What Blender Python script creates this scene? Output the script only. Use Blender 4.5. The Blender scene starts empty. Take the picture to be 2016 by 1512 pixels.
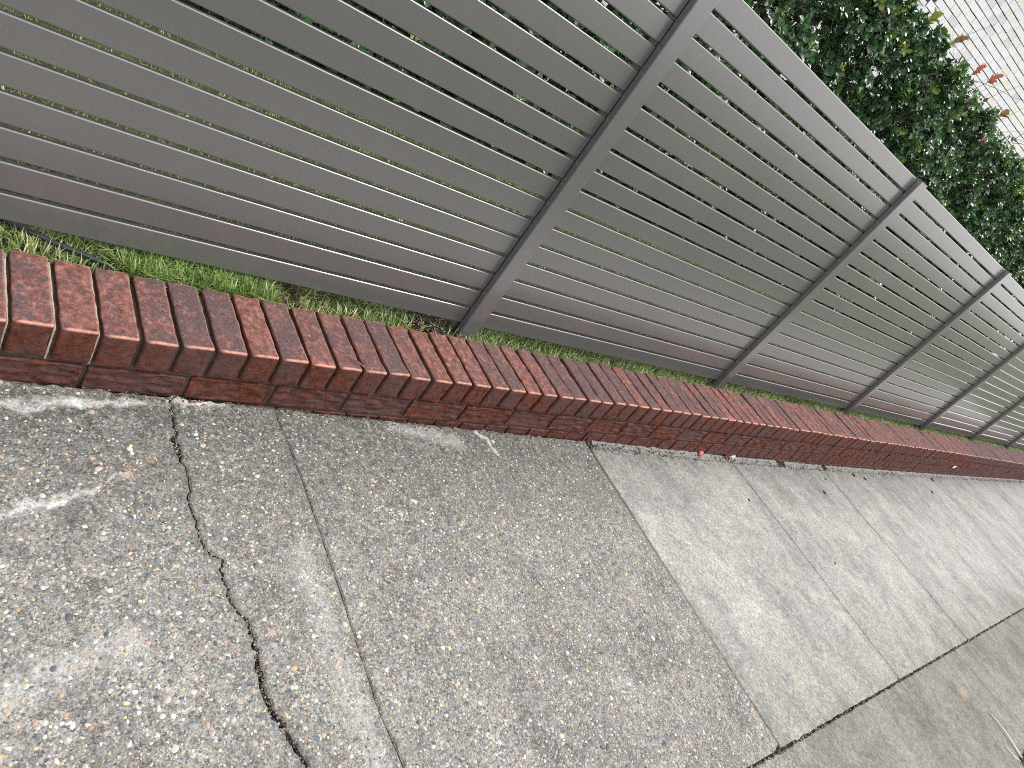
import bpy, bmesh, math, random
import numpy as np
from mathutils import Vector, Matrix, noise

# ------------------------------------------------------------------ camera, sky, sun, exposure
S = bpy.context.scene
COL = S.collection
cam_data = bpy.data.cameras.new('camera')
cam = bpy.data.objects.new('camera', cam_data)
COL.objects.link(cam)
CR = np.array([[0.7151, -0.4270, 0.5535], [0.1041, -0.7178, -0.6884], [0.6913, 0.5499, -0.4689]])
CP = np.array([-0.2367, -1.3378, 1.1676])
FPX = 1363.7
cam.matrix_world = Matrix(((CR[0][0], -CR[1][0], -CR[2][0], CP[0]),
                           (CR[0][1], -CR[1][1], -CR[2][1], CP[1]),
                           (CR[0][2], -CR[1][2], -CR[2][2], CP[2]),
                           (0, 0, 0, 1)))
cam_data.sensor_width = 36.0
cam_data.lens = FPX / 2016.0 * 36.0
cam_data.clip_start = 0.02
cam_data.clip_end = 2000.0
S.camera = cam

SUN_AZ, SUN_EL = math.radians(-24.0), math.radians(56.0)     # from +X towards +Y (the house side)
world = bpy.data.worlds.new('World')
S.world = world
world.use_nodes = True
wn = world.node_tree.nodes
wl = world.node_tree.links
sky = wn.new('ShaderNodeTexSky')
sky.sky_type = 'NISHITA'
sky.sun_disc = False
sky.sun_elevation = SUN_EL
sky.sun_rotation = math.pi / 2 - SUN_AZ
sky.air_density = 1.0
sky.dust_density = 4.0
hsv = wn.new('ShaderNodeHueSaturation')                     # thin overcast: the blue is mostly gone
hsv.inputs['Saturation'].default_value = 0.40
bg = wn['Background']
wl.new(sky.outputs[0], hsv.inputs['Color'])
cloud = wn.new('ShaderNodeMix')                             # an even veil of bright cloud over the whole sky
cloud.data_type = 'RGBA'
cloud.inputs[0].default_value = 0.55
wl.new(hsv.outputs[0], cloud.inputs[6])
cloud.inputs[7].default_value = (5.80, 5.80, 5.88, 1.0)
wl.new(cloud.outputs[2], bg.inputs['Color'])
bg.inputs['Strength'].default_value = 0.15
sun_data = bpy.data.lights.new('sun', 'SUN')
sun_data.energy = 1.5
sun_data.angle = math.radians(14.0)
sun_data.color = (1.0, 0.975, 0.94)
sun = bpy.data.objects.new('sun', sun_data)
COL.objects.link(sun)
sd = Vector((math.cos(SUN_EL) * math.cos(SUN_AZ), math.cos(SUN_EL) * math.sin(SUN_AZ), math.sin(SUN_EL)))
sun.rotation_euler = sd.to_track_quat('Z', 'Y').to_euler()
S.view_settings.view_transform = 'Standard'
S.view_settings.look = 'None'
S.view_settings.exposure = 1.0
S.view_settings.gamma = 1.0
S.view_settings.use_curve_mapping = False
S.render.engine = 'CYCLES'
S.cycles.max_bounces = 8
S.cycles.use_adaptive_sampling = True
S.cycles.use_denoising = False
S.cycles.filter_width = 1.0

rnd = random.Random(7)
rng = np.random.default_rng(11)


# ------------------------------------------------------------------ helpers
def ray(u, v):
    d = np.array([(u - 1008) / FPX, (v - 756) / FPX, 1.0]) @ CR
    return d / np.linalg.norm(d)


def project(P):
    c = (np.asarray(P) - CP) @ CR.T
    return 1008 + FPX * c[..., 0] / c[..., 2], 756 + FPX * c[..., 1] / c[..., 2], c[..., 2]


def add(name, data, parent=None, mat=None):
    o = bpy.data.objects.new(name, data)
    COL.objects.link(o)
    if parent is not None:
        o.parent = parent
    if mat is not None and data is not None:
        data.materials.append(mat)
    return o


def empty(name, loc=(0, 0, 0)):
    o = bpy.data.objects.new(name, None)
    o.location = loc
    o.empty_display_size = 0.1
    COL.objects.link(o)
    return o


def tag(o, label=None, cat=None, group=None, kind=None):
    if label: o['label'] = label
    if cat: o['category'] = cat
    if group: o['group'] = group
    if kind: o['kind'] = kind
    return o


def mesh_np(name, V, F, col=None, smooth=False, fcol=None):
    """V (n,3); F (m,k) of equal k, or list of arrays of equal k; col (n,3) per vertex colour."""
    Fs = F if isinstance(F, list) else [F]
    Fs = [np.asarray(f, dtype=np.int32) for f in Fs if len(f)]
    V = np.asarray(V, dtype=np.float32)
    me = bpy.data.meshes.new(name)
    me.vertices.add(len(V))
    me.vertices.foreach_set('co', V.ravel())
    nl = sum(f.size for f in Fs)
    npoly = sum(len(f) for f in Fs)
    me.loops.add(nl)
    me.polygons.add(npoly)
    me.loops.foreach_set('vertex_index', np.concatenate([f.ravel() for f in Fs]))
    tot = np.concatenate([np.full(len(f), f.shape[1], dtype=np.int32) for f in Fs])
    start = np.concatenate([[0], np.cumsum(tot)[:-1]]).astype(np.int32)
    me.polygons.foreach_set('loop_start', start)
    me.polygons.foreach_set('loop_total', tot)
    if smooth:
        me.polygons.foreach_set('use_smooth', np.ones(npoly, dtype=bool))
    if col is not None:
        a = me.color_attributes.new('tint', 'FLOAT_COLOR', 'POINT')
        c4 = np.ones((len(V), 4), dtype=np.float32)
        c4[:, :3] = col
        a.data.foreach_set('color', c4.ravel())
    me.update()
    me.validate()
    return me


def mesh_py(name, V, F, smooth=False):
    me = bpy.data.meshes.new(name)
    me.from_pydata([tuple(v) for v in V], [], [tuple(f) for f in F])
    if smooth:
        me.polygons.foreach_set('use_smooth', [True] * len(me.polygons))
    me.update()
    return me


def fbm(x, y, z, o=3):
    return noise.fractal(Vector((x, y, z)), 1.0, 2.0, o)


def tube(pts, radii, n=8, cap=True):
    V, F = [], []
    pts = [Vector(p) for p in pts]
    for i, p in enumerate(pts):
        t = (pts[min(i + 1, len(pts) - 1)] - pts[max(i - 1, 0)]).normalized()
        a = t.cross(Vector((0, 0, 1)))
        if a.length < 1e-3:
            a = t.cross(Vector((1, 0, 0)))
        a.normalize()
        b = t.cross(a)
        for k in range(n):
            w = 2 * math.pi * k / n
            V.append(p + (a * math.cos(w) + b * math.sin(w)) * radii[i])
    for i in range(len(pts) - 1):
        for k in range(n):
            F.append((i * n + k, i * n + (k + 1) % n, (i + 1) * n + (k + 1) % n, (i + 1) * n + k))
    if cap:
        F.append(tuple(range(n - 1, -1, -1)))
        F.append(tuple((len(pts) - 1) * n + k for k in range(n)))
    return V, F


# ------------------------------------------------------------------ material helper
class NT:
    def __init__(self, name):
        self.m = bpy.data.materials.new(name)
        self.m.use_nodes = True
        self.t = self.m.node_tree
        self.p = self.t.nodes['Principled BSDF']
        self.out = self.t.nodes['Material Output']
        self._tc = None

    def n(self, kind, **kw):
        nd = self.t.nodes.new(kind)
        for k, v in kw.items():
            setattr(nd, k, v)
        return nd

    def l(self, a, b):
        self.t.links.new(a, b)

    def set(self, sock, v):
        if isinstance(v, (int, float)):
            sock.default_value = v
        elif isinstance(v, (tuple, list)):
            sock.default_value = tuple(v) + ((1.0,) if len(v) == 3 and sock.type == 'RGBA' else ())
        else:
            self.l(v, sock)

    @property
    def obj(self):
        if self._tc is None:
            self._tc = self.n('ShaderNodeTexCoord')
        return self._tc.outputs['Object']

    @property
    def pos(self):
        return self.n('ShaderNodeNewGeometry').outputs['Position']

    def mapping(self, v, scale=(1, 1, 1), loc=(0, 0, 0), rot=(0, 0, 0)):
        m = self.n('ShaderNodeMapping')
        self.l(v, m.inputs['Vector'])
        m.inputs['Scale'].default_value = scale
        m.inputs['Rotation'].default_value = rot
        self.set(m.inputs['Location'], loc)
        return m.outputs[0]

    def noise(self, v, scale, detail=3.0, rough=0.55, w=None, dist=0.0):
        nd = self.n('ShaderNodeTexNoise')
        if w is not None:
            nd.noise_dimensions = '4D'
            self.set(nd.inputs['W'], w)
        self.l(v, nd.inputs['Vector'])
        nd.inputs['Scale'].default_value = scale
        nd.inputs['Detail'].default_value = detail
        nd.inputs['Roughness'].default_value = rough
        nd.inputs['Distortion'].default_value = dist
        return nd.outputs[0]

    def voro(self, v, scale, feature='F1', out='Distance'):
        nd = self.n('ShaderNodeTexVoronoi', feature=feature)
        self.l(v, nd.inputs['Vector'])
        nd.inputs['Scale'].default_value = scale
        return nd.outputs[out]

    def ramp(self, f, stops, interp='LINEAR'):
        r = self.n('ShaderNodeValToRGB')
        r.color_ramp.interpolation = interp
        e = r.color_ramp.elements
        while len(e) > 1:
            e.remove(e[-1])
        for i, (p, c) in enumerate(stops):
            if isinstance(c, (int, float)):
                c = (c, c, c)
            if i == 0:
                e[0].position = p
                el = e[0]
            else:
                el = e.new(p)
            el.color = (*c, 1.0)
        self.l(f, r.inputs[0])
        return r.outputs[0]

    def mix(self, f, a, b, mode='MIX'):
        m = self.n('ShaderNodeMix', data_type='RGBA', blend_type=mode)
        self.set(m.inputs[0], f)
        self.set(m.inputs[6], a)
        self.set(m.inputs[7], b)
        return m.outputs[2]

    def math(self, op, a, b=None, c=None, clamp=False):
        m = self.n('ShaderNodeMath', operation=op)
        m.use_clamp = clamp
        self.set(m.inputs[0], a)
        if b is not None: self.set(m.inputs[1], b)
        if c is not None: self.set(m.inputs[2], c)
        return m.outputs[0]

    def rng(self, v, a, b, c=0.0, d=1.0):
        m = self.n('ShaderNodeMapRange')
        m.clamp = True
        self.l(v, m.inputs[0])
        for i, x in enumerate((a, b, c, d)):
            m.inputs[i + 1].default_value = x
        return m.outputs[0]

    def bump(self, h, strength=0.5, dist=0.005, normal=None):
        b = self.n('ShaderNodeBump')
        b.inputs['Strength'].default_value = strength
        b.inputs['Distance'].default_value = dist
        self.l(h, b.inputs['Height'])
        if normal is not None:
            self.l(normal, b.inputs['Normal'])
        return b.outputs[0]

    def attr(self, name, out='Color'):
        a = self.n('ShaderNodeAttribute')
        a.attribute_name = name
        return a.outputs[out]

    def seg(self, x, y, a, b, wob=None):
        """distance (m) in plan from the segment a-b, for one stain with a shape of its own"""
        ax, ay = a
        dx, dy = b[0] - ax, b[1] - ay
        L2 = dx * dx + dy * dy
        px = self.math('SUBTRACT', x, ax)
        py = self.math('SUBTRACT', y, ay)
        t = self.math('DIVIDE', self.math('ADD', self.math('MULTIPLY', px, dx), self.math('MULTIPLY', py, dy)), L2, clamp=True)
        qx = self.math('SUBTRACT', px, self.math('MULTIPLY', t, dx))
        qy = self.math('SUBTRACT', py, self.math('MULTIPLY', t, dy))
        return self.math('SQRT', self.math('ADD', self.math('MULTIPLY', qx, qx), self.math('MULTIPLY', qy, qy)))

    def done(self, base=None, rough=None, normal=None, spec=None, metal=None):
        if base is not None: self.set(self.p.inputs['Base Color'], base)
        if rough is not None: self.set(self.p.inputs['Roughness'], rough)
        if normal is not None: self.l(normal, self.p.inputs['Normal'])
        if spec is not None: self.set(self.p.inputs['Specular IOR Level'], spec)
        if metal is not None: self.set(self.p.inputs['Metallic'], metal)
        return self.m


# ------------------------------------------------------------------ materials
def mat_aluminium(name, base):
    t = NT(name)
    v = t.obj
    brush = t.noise(t.mapping(v, (1.2, 30, 70)), 6.0, 4.0)
    blot = t.noise(v, 3.0, 3.0)
    f = t.math('ADD', t.math('MULTIPLY', brush, 0.08), t.math('MULTIPLY', blot, 0.92))
    info = t.n('ShaderNodeObjectInfo').outputs['Random']
    c = t.mix(f, tuple(x * 0.95 for x in base), tuple(x * 1.05 for x in base))
    c = t.mix(t.math('MULTIPLY', info, 0.10), c, tuple(x * 1.25 for x in base))
    dust = t.rng(t.noise(t.mapping(v, (2, 6, 6)), 9.0, 5.0, 0.7), 0.55, 0.75, 0.0, 0.10)
    c = t.mix(dust, c, (0.34, 0.33, 0.31))
    fine = t.noise(v, 900.0, 2.0)
    t.p.inputs['Coat Weight'].default_value = 0.9
    t.p.inputs['Coat Roughness'].default_value = 0.15
    return t.done(c, t.rng(f, 0.3, 0.7, 0.26, 0.33), t.bump(fine, 0.04, 0.001), spec=0.8, metal=0.35)


M_alu = mat_aluminium('grey_powder_coat', (0.155, 0.150, 0.148))
M_post = mat_aluminium('grey_powder_coat_post', (0.162, 0.157, 0.159))


def mat_brick():
    t = NT('red_brick')
    v = t.obj
    r = t.n('ShaderNodeObjectInfo').outputs['Random']
    r10 = t.math('MULTIPLY', r, 37.0)
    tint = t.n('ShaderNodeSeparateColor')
    t.l(t.attr('tint'), tint.inputs[0])                       # R worn arris and its painted highlight, G top: weathering plus painted light
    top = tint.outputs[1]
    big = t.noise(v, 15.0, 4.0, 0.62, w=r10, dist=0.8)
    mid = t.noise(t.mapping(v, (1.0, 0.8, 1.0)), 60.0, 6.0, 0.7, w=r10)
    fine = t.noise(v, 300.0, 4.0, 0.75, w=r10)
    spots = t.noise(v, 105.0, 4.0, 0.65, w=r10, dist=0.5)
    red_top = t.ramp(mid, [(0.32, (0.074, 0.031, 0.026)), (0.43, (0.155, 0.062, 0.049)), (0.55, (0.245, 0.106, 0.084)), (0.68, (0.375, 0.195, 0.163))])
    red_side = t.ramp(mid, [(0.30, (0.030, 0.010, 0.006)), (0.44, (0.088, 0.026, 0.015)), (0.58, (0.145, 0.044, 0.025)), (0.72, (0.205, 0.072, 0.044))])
    red = t.mix(top, red_side, red_top)  # tops weathered and lit, sides shaded, all within the brick colour
    dark = t.ramp(fine, [(0.3, (0.040, 0.030, 0.033)), (0.7, (0.135, 0.100, 0.105))])
    bb = t.math('ADD', big, t.math('MULTIPLY', t.math('SUBTRACT', spots, 0.5), 1.25))
    bb = t.math('ADD', bb, t.math('MULTIPLY', t.math('SUBTRACT', r, 0.45), 0.24))
    f = t.rng(bb, 0.40, 0.59, 0.0, 0.88)
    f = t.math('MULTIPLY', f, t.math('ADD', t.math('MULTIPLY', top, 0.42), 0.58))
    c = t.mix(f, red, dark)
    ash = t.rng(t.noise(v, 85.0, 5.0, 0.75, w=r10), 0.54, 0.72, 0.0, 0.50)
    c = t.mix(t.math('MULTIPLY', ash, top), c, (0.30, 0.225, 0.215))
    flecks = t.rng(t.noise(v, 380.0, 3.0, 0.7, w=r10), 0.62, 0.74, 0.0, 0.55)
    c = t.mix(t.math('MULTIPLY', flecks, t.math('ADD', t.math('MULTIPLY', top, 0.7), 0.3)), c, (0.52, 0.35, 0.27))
    wear_light = t.math('MULTIPLY', tint.outputs[0], t.rng(mid, 0.28, 0.55, 0.45, 1.0))
    c = t.mix(wear_light, c, (0.58, 0.29, 0.22))  # worn edge, with the sky highlight painted into its colour
    pits = t.rng(fine, 0.30, 0.44, 0.45, 1.0)
    c = t.mix(1.0, c, pits, 'MULTIPLY')
    wrinkle = t.noise(t.mapping(v, (22, 22, 75)), 2.0, 6.0, 0.68, w=r10, dist=1.4)
    h = t.math('ADD', t.math('MULTIPLY', mid, 0.6), t.math('ADD', t.math('MULTIPLY', fine, 0.45), t.math('MULTIPLY', wrinkle, 0.7)))
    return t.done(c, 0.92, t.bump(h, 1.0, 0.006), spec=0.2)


M_brick = mat_brick()


def mat_simple(name, c1, c2, scale=60.0, rough=0.9, bump=0.4, dist=0.003, spec=0.25):
    t = NT(name)
    v = t.obj
    f = t.noise(v, scale, 5.0, 0.65)
    g = t.noise(v, scale * 6, 3.0, 0.6)
    h = t.math('ADD', t.math('MULTIPLY', f, 0.6), t.math('MULTIPLY', g, 0.4))
    return t.done(t.ramp(h, [(0.35, c1), (0.65, c2)]), rough, t.bump(h, bump, dist), spec=spec)


M_mortar = mat_simple('raked_mortar', (0.045, 0.034, 0.027), (0.13, 0.10, 0.078), 45)
M_mortar_pale = mat_simple('pale_mortar', (0.25, 0.20, 0.15), (0.42, 0.35, 0.27), 90)
M_soil = mat_simple('dark_soil', (0.018, 0.013, 0.010), (0.07, 0.052, 0.036), 35, bump=1.0, dist=0.02)
M_lawn = mat_simple('lawn_soil', (0.022, 0.032, 0.010), (0.075, 0.085, 0.030), 25, bump=1.0, dist=0.02)
M_hose = mat_simple('black_hose', (0.013, 0.014, 0.016), (0.026, 0.028, 0.031), 30, rough=0.42, bump=0.1, spec=0.5)
M_bark = mat_simple('hedge_bark', (0.035, 0.024, 0.017), (0.12, 0.09, 0.065), 60)
M_straw = mat_simple('dry_straw', (0.58, 0.53, 0.43), (0.80, 0.76, 0.66), 80)
M_twig = mat_simple('grey_twig', (0.12, 0.085, 0.075), (0.30, 0.23, 0.20), 120)
M_chip = mat_simple('bark_chip', (0.012, 0.010, 0.009), (0.045, 0.036, 0.03), 150)
M_redleaf = mat_simple('fallen_red_leaf', (0.30, 0.045, 0.045), (0.52, 0.16, 0.14), 90, rough=0.6)
M_white = mat_simple('white_scrap', (0.62, 0.62, 0.60), (0.80, 0.80, 0.78), 60, rough=0.6)


def mat_tint(name, rough, trans=0.0, spec=0.4, gain=1.0, vary=0.18, scale=40.0, bumpy=0.0):
    t = NT(name)
    c = t.attr('tint')
    f = t.noise(t.obj, scale, 3.0)
    c = t.mix(1.0, c, t.ramp(f, [(0.3, gain * (1 - vary)), (0.7, gain * (1 + vary))]), 'MULTIPLY')
    t.done(c, rough, t.bump(f, bumpy, 0.004) if bumpy else None, spec=spec)
    if trans > 0:
        tr = t.n('ShaderNodeBsdfTranslucent')
        t.l(c, tr.inputs['Color'])
        mx = t.n('ShaderNodeMixShader')
        mx.inputs[0].default_value = trans
        t.l(t.p.outputs[0], mx.inputs[1])
        t.l(tr.outputs[0], mx.inputs[2])
        t.l(mx.outputs[0], t.out.inputs['Surface'])
    return t.m


M_grass = mat_tint('grass_blade', 0.5, 0.3, 0.3, vary=0.25, scale=9.0)
M_leaf = mat_tint('hedge_leaf', 0.26, 0.22, 0.7, vary=0.2, scale=30.0)
M_pebble = mat_tint('pebble', 0.72, 0.0, 0.3, vary=0.25, scale=260.0, bumpy=0.3)
M_litter = mat_tint('litter', 0.85, 0.0, 0.2, vary=0.3, scale=60.0)


def mat_aggregate():
    t = NT('exposed_aggregate')
    v = t.pos
    sx = t.n('ShaderNodeSeparateXYZ')
    t.l(v, sx.inputs[0])
    wob = t.math('MULTIPLY', t.math('SUBTRACT', t.noise(v, 14.0, 4.0, 0.6), 0.5), 0.10)
    wob2 = t.math('MULTIPLY', t.math('SUBTRACT', t.noise(t.mapping(v, (1, 1, 1), (5, 3, 1)), 14.0, 4.0, 0.6), 0.5), 0.10)
    x = t.math('ADD', sx.outputs[0], wob)
    y = t.math('ADD', sx.outputs[1], wob2)
    # sandy matrix with fine grit of many colours
    cell = t.n('ShaderNodeTexVoronoi')
    t.l(v, cell.inputs['Vector'])
    cell.inputs['Scale'].default_value = 210.0
    sc = t.n('ShaderNodeSeparateColor')
    t.l(cell.outputs['Color'], sc.inputs[0])
    grit = t.ramp(sc.outputs[0], [(0.0, (0.055, 0.055, 0.06)), (0.2, (0.15, 0.145, 0.14)), (0.45, (0.26, 0.25, 0.235)), (0.66, (0.36, 0.345, 0.32)),
                                  (0.80, (0.42, 0.33, 0.22)), (0.9, (0.62, 0.60, 0.56)), (1.0, (0.13, 0.15, 0.18))])
    matrix = t.ramp(t.noise(v, 330.0, 4.0, 0.7), [(0.36, (0.040, 0.040, 0.039)), (0.5, (0.19, 0.187, 0.18)), (0.64, (0.48, 0.47, 0.455))])
    c = t.mix(0.45, matrix, grit)
    c = t.mix(1.0, c, (0.78, 0.775, 0.755), 'MULTIPLY')
    # grime: broad dark and pale patches; dirt, lichen and painted soft shade next to the wall
    grime = t.noise(v, 5.0, 5.0, 0.62, dist=0.5)
    c = t.mix(1.0, c, t.ramp(grime, [(0.30, 0.68), (0.48, 0.95), (0.66, 1.14)]), 'MULTIPLY')
    mott = t.noise(v, 38.0, 4.0, 0.7)
    c = t.mix(1.0, c, t.ramp(mott, [(0.32, 0.62), (0.50, 1.0), (0.68, 1.28)]), 'MULTIPLY')
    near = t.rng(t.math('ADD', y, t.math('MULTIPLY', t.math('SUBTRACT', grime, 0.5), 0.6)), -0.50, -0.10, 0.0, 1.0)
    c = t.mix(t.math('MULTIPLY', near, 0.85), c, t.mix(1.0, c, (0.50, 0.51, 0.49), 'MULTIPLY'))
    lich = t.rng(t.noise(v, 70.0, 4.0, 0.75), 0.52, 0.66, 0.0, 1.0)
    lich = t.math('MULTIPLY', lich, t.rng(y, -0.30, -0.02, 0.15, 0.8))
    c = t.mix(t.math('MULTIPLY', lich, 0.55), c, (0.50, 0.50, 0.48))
    # chalky drag marks and one rusty spot
    chalk = t.rng(t.noise(v, 130.0, 4.0, 0.7), 0.34, 0.58, 0.25, 1.0)
    for a, b, w, amt in [((-0.10, -0.43), (0.09, -0.335), 0.020, 0.65), ((0.09, -0.335), (0.18, -0.297), 0.013, 0.55), ((0.18, -0.297), (0.25, -0.245), 0.009, 0.5),
                         ((-0.05, -0.09), (0.16, -0.058), 0.020, 0.6), ((0.16, -0.058), (0.29, -0.030), 0.018, 0.65), ((0.36, -0.02), (0.52, 0.0), 0.022, 0.8),
                         ((1.44, 0.0), (1.485, -0.11), 0.016, 0.7), ((1.06, -0.03), (1.32, -0.075), 0.035, 0.32),
                         ((0.02, -0.72), (0.20, -0.66), 0.05, 0.35), ((0.60, -0.50), (0.62, -1.0), 0.05, 0.30)]:
        d = t.seg(x, y, a, b)
        f = t.math('MULTIPLY', t.math('MULTIPLY', t.rng(d, 0.0, w, 1.0, 0.0), chalk), amt)
        c = t.mix(f, c, (0.64, 0.63, 0.60))
    d = t.seg(x, y, (0.245, -0.255), (0.30, -0.205))
    c = t.mix(t.math('MULTIPLY', t.math('MULTIPLY', t.rng(d, 0.0, 0.014, 1.0, 0.0), chalk), 0.5), c, (0.36, 0.22, 0.12))
    # grime soaked in along the joints and the crack
    for a, b, w in [((0.375, 0.0), (0.366, -0.42), 0.020), ((0.366, -0.42), (0.43, -0.70), 0.022), ((0.43, -0.70), (0.49, -1.0), 0.025),
                    ((0.66, 0.0), (0.675, -1.0), 0.022), ((2.09, 0.0), (2.09, -1.33), 0.04)]:
        d = t.seg(x, y, a, b)
        c = t.mix(t.math('MULTIPLY', t.rng(d, 0.0, w, 1.0, 0.0), 0.22), c, (0.10, 0.095, 0.085))
    h = t.math('ADD', t.math('MULTIPLY', cell.outputs['Distance'], 0.5), t.math('MULTIPLY', mott, 0.6))
    return t.done(c, 0.9, t.bump(h, 0.7, 0.004), spec=0.2)


M_agg = mat_aggregate()


def mat_concrete(name, lo, mid_, hi, outer=False):
    t = NT(name)
    v = t.pos
    sx = t.n('ShaderNodeSeparateXYZ')
    t.l(v, sx.inputs[0])
    y = sx.outputs[1]
    info = t.n('ShaderNodeObjectInfo').outputs['Random']
    fine = t.noise(t.mapping(v, (1.0, 0.6, 1)), 120.0, 6.0, 0.8)
    c = t.ramp(fine, [(0.36, lo), (0.50, mid_), (0.63, hi)])
    sand = t.noise(v, 380.0, 3.0, 0.75)
    c = t.mix(1.0, c, t.ramp(sand, [(0.3, 0.55), (0.5, 1.0), (0.7, 1.35)]), 'MULTIPLY')
    cloud = t.noise(t.mapping(v, (1.0, 0.6, 1)), 3.2, 5.0, 0.6, dist=0.4)
    c = t.mix(1.0, c, t.ramp(cloud, [(0.30, 0.70), (0.5, 0.98), (0.68, 1.16)]), 'MULTIPLY')
    streak = t.noise(t.mapping(v, (14.0, 1.1, 1)), 2.2, 4.0, 0.6)          # broom and run-off lines across the path
    c = t.mix(1.0, c, t.ramp(streak, [(0.32, 0.93), (0.5, 1.0), (0.7, 1.04)]), 'MULTIPLY')
    c = t.mix(t.math('MULTIPLY', info, 0.12), c, (0.24, 0.235, 0.22))
    pits = t.rng(t.noise(v, 85.0, 3.0, 0.75), 0.24, 0.33, 0.35, 1.0)
    c = t.mix(1.0, c, pits, 'MULTIPLY')
    pore = t.rng(t.noise(t.mapping(v, (1.5, 0.7, 1)), 60.0, 4.0, 0.8), 0.58, 0.68, 0.0, 0.65)
    c = t.mix(pore, c, (0.12, 0.115, 0.105))
    fleck = t.rng(t.noise(t.mapping(v, (1.4, 0.7, 1), (4, 7, 0)), 75.0, 4.0, 0.8), 0.60, 0.70, 0.0, 0.55)
    c = t.mix(fleck, c, (0.56, 0.55, 0.52))
    blot = t.noise(v, 11.0, 5.0, 0.7, dist=0.6)
    c = t.mix(1.0, c, t.ramp(blot, [(0.33, 0.74), (0.5, 0.97), (0.66, 1.10)]), 'MULTIPLY')
    tan = t.rng(t.noise(v, 9.0, 2.0, 0.5), 0.66, 0.78, 0.0, 0.35)
    c = t.mix(tan, c, (0.44, 0.33, 0.19))
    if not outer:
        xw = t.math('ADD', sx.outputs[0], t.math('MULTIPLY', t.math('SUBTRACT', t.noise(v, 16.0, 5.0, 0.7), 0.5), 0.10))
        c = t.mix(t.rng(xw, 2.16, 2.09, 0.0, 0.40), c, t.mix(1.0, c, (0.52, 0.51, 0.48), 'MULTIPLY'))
        for jx_ in (3.405, 4.722):
            dj = t.math('ABSOLUTE', t.math('SUBTRACT', xw, jx_))
            c = t.mix(t.rng(dj, 0.0, 0.035, 0.35, 0.0), c, t.mix(1.0, c, (0.5, 0.49, 0.46), 'MULTIPLY'))
        foot_dark = t.rng(t.noise(v, 22.0, 5.0, 0.75), 0.45, 0.60, 0.0, 1.0)  # dark blotches along the foot of the wall
        c = t.mix(t.math('MULTIPLY', foot_dark, t.rng(y, -0.16, -0.03, 0.0, 0.75)), c, (0.085, 0.080, 0.070))
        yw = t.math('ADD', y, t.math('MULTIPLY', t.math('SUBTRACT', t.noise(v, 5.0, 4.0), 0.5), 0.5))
        c = t.mix(t.rng(yw, -0.42, 0.0, 0.0, 0.55), c, t.mix(1.0, c, (0.42, 0.43, 0.42), 'MULTIPLY'))  # dirt and soft shade towards the wall, painted in
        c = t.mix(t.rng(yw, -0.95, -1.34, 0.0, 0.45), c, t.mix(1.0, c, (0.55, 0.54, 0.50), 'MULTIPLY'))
    else:
        moss = t.rng(t.noise(v, 3.0, 4.0, 0.6), 0.50, 0.66, 0.0, 0.5)
        c = t.mix(moss, c, t.mix(1.0, c, (0.52, 0.53, 0.47), 'MULTIPLY'))
    h = t.math('ADD', t.math('MULTIPLY', fine, 0.6), t.math('MULTIPLY', sand, 0.4))
    return t.done(c, 0.88, t.bump(h, 0.5, 0.003), spec=0.25)


M_conc = mat_concrete('pale_concrete', (0.150, 0.146, 0.135), (0.278, 0.272, 0.253), (0.46, 0.451, 0.424))
M_conc2 = mat_concrete('grey_concrete', (0.094, 0.090, 0.080), (0.166, 0.159, 0.143), (0.275, 0.264, 0.240), True)
M_strip = mat_simple('rough_mortar_strip', (0.10, 0.10, 0.095), (0.30, 0.295, 0.275), 55, bump=1.0, dist=0.008)
M_joint = mat_simple('joint_dirt', (0.010, 0.009, 0.008), (0.045, 0.040, 0.034), 90, bump=1.0, dist=0.006)


def mat_house_brick():
    t = NT('white_house_brick')
    r = t.n('ShaderNodeObjectInfo').outputs['Random']
    c = t.ramp(r, [(0.0, (0.88, 0.88, 0.87)), (0.3, (0.92, 0.90, 0.85)), (0.55, (0.84, 0.87, 0.90)), (0.75, (0.93, 0.93, 0.92)), (0.9, (0.89, 0.84, 0.76)), (1.0, (0.70, 0.71, 0.75))])
    f = t.noise(t.obj, 25.0, 4.0, 0.65)
    c = t.mix(1.0, c, t.ramp(f, [(0.3, 0.90), (0.6, 1.02)]), 'MULTIPLY')
    return t.done(c, 0.75, t.bump(f, 0.3, 0.003), spec=0.3)


M_hbrick = mat_house_brick()
M_hmortar = mat_simple('house_mortar', (0.035, 0.03, 0.028), (0.085, 0.075, 0.07), 60)
M_frame = mat_simple('white_window_frame', (0.76, 0.77, 0.78), (0.82, 0.83, 0.84), 20, rough=0.4, bump=0.05)
M_slatblue = mat_simple('blue_grey_blind', (0.16, 0.20, 0.28), (0.22, 0.27, 0.36), 20, rough=0.5, bump=0.05)
M_roof = mat_simple('roof_tile', (0.10, 0.06, 0.05), (0.2, 0.13, 0.11), 20)


# ------------------------------------------------------------------ profiles of the site
WZ = ([-2, 0.0, 0.3, 0.8, 1.4, 2.3, 3.1, 5, 7, 9, 11, 15], [0.0, 0.0, -0.005, -0.004, -0.001, 0.004, 0.001, -0.013, -0.025, -0.045, -0.07, -0.115])


def wall_z(x): return float(np.interp(x, *WZ))


def path_z(x): return float(np.interp(x, [-3, 0, 2.09, 2.10, 3.405, 4.72, 6.03, 7.35, 12, 20, 60],
                                      [-0.080, -0.169, -0.231, -0.2365, -0.283, -0.312, -0.330, -0.345, -0.384, -0.44, -0.7]))


def fence_z(x): return -0.0075 * x


def lawn_z(x): return -0.050 - 0.0075 * x


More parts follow.
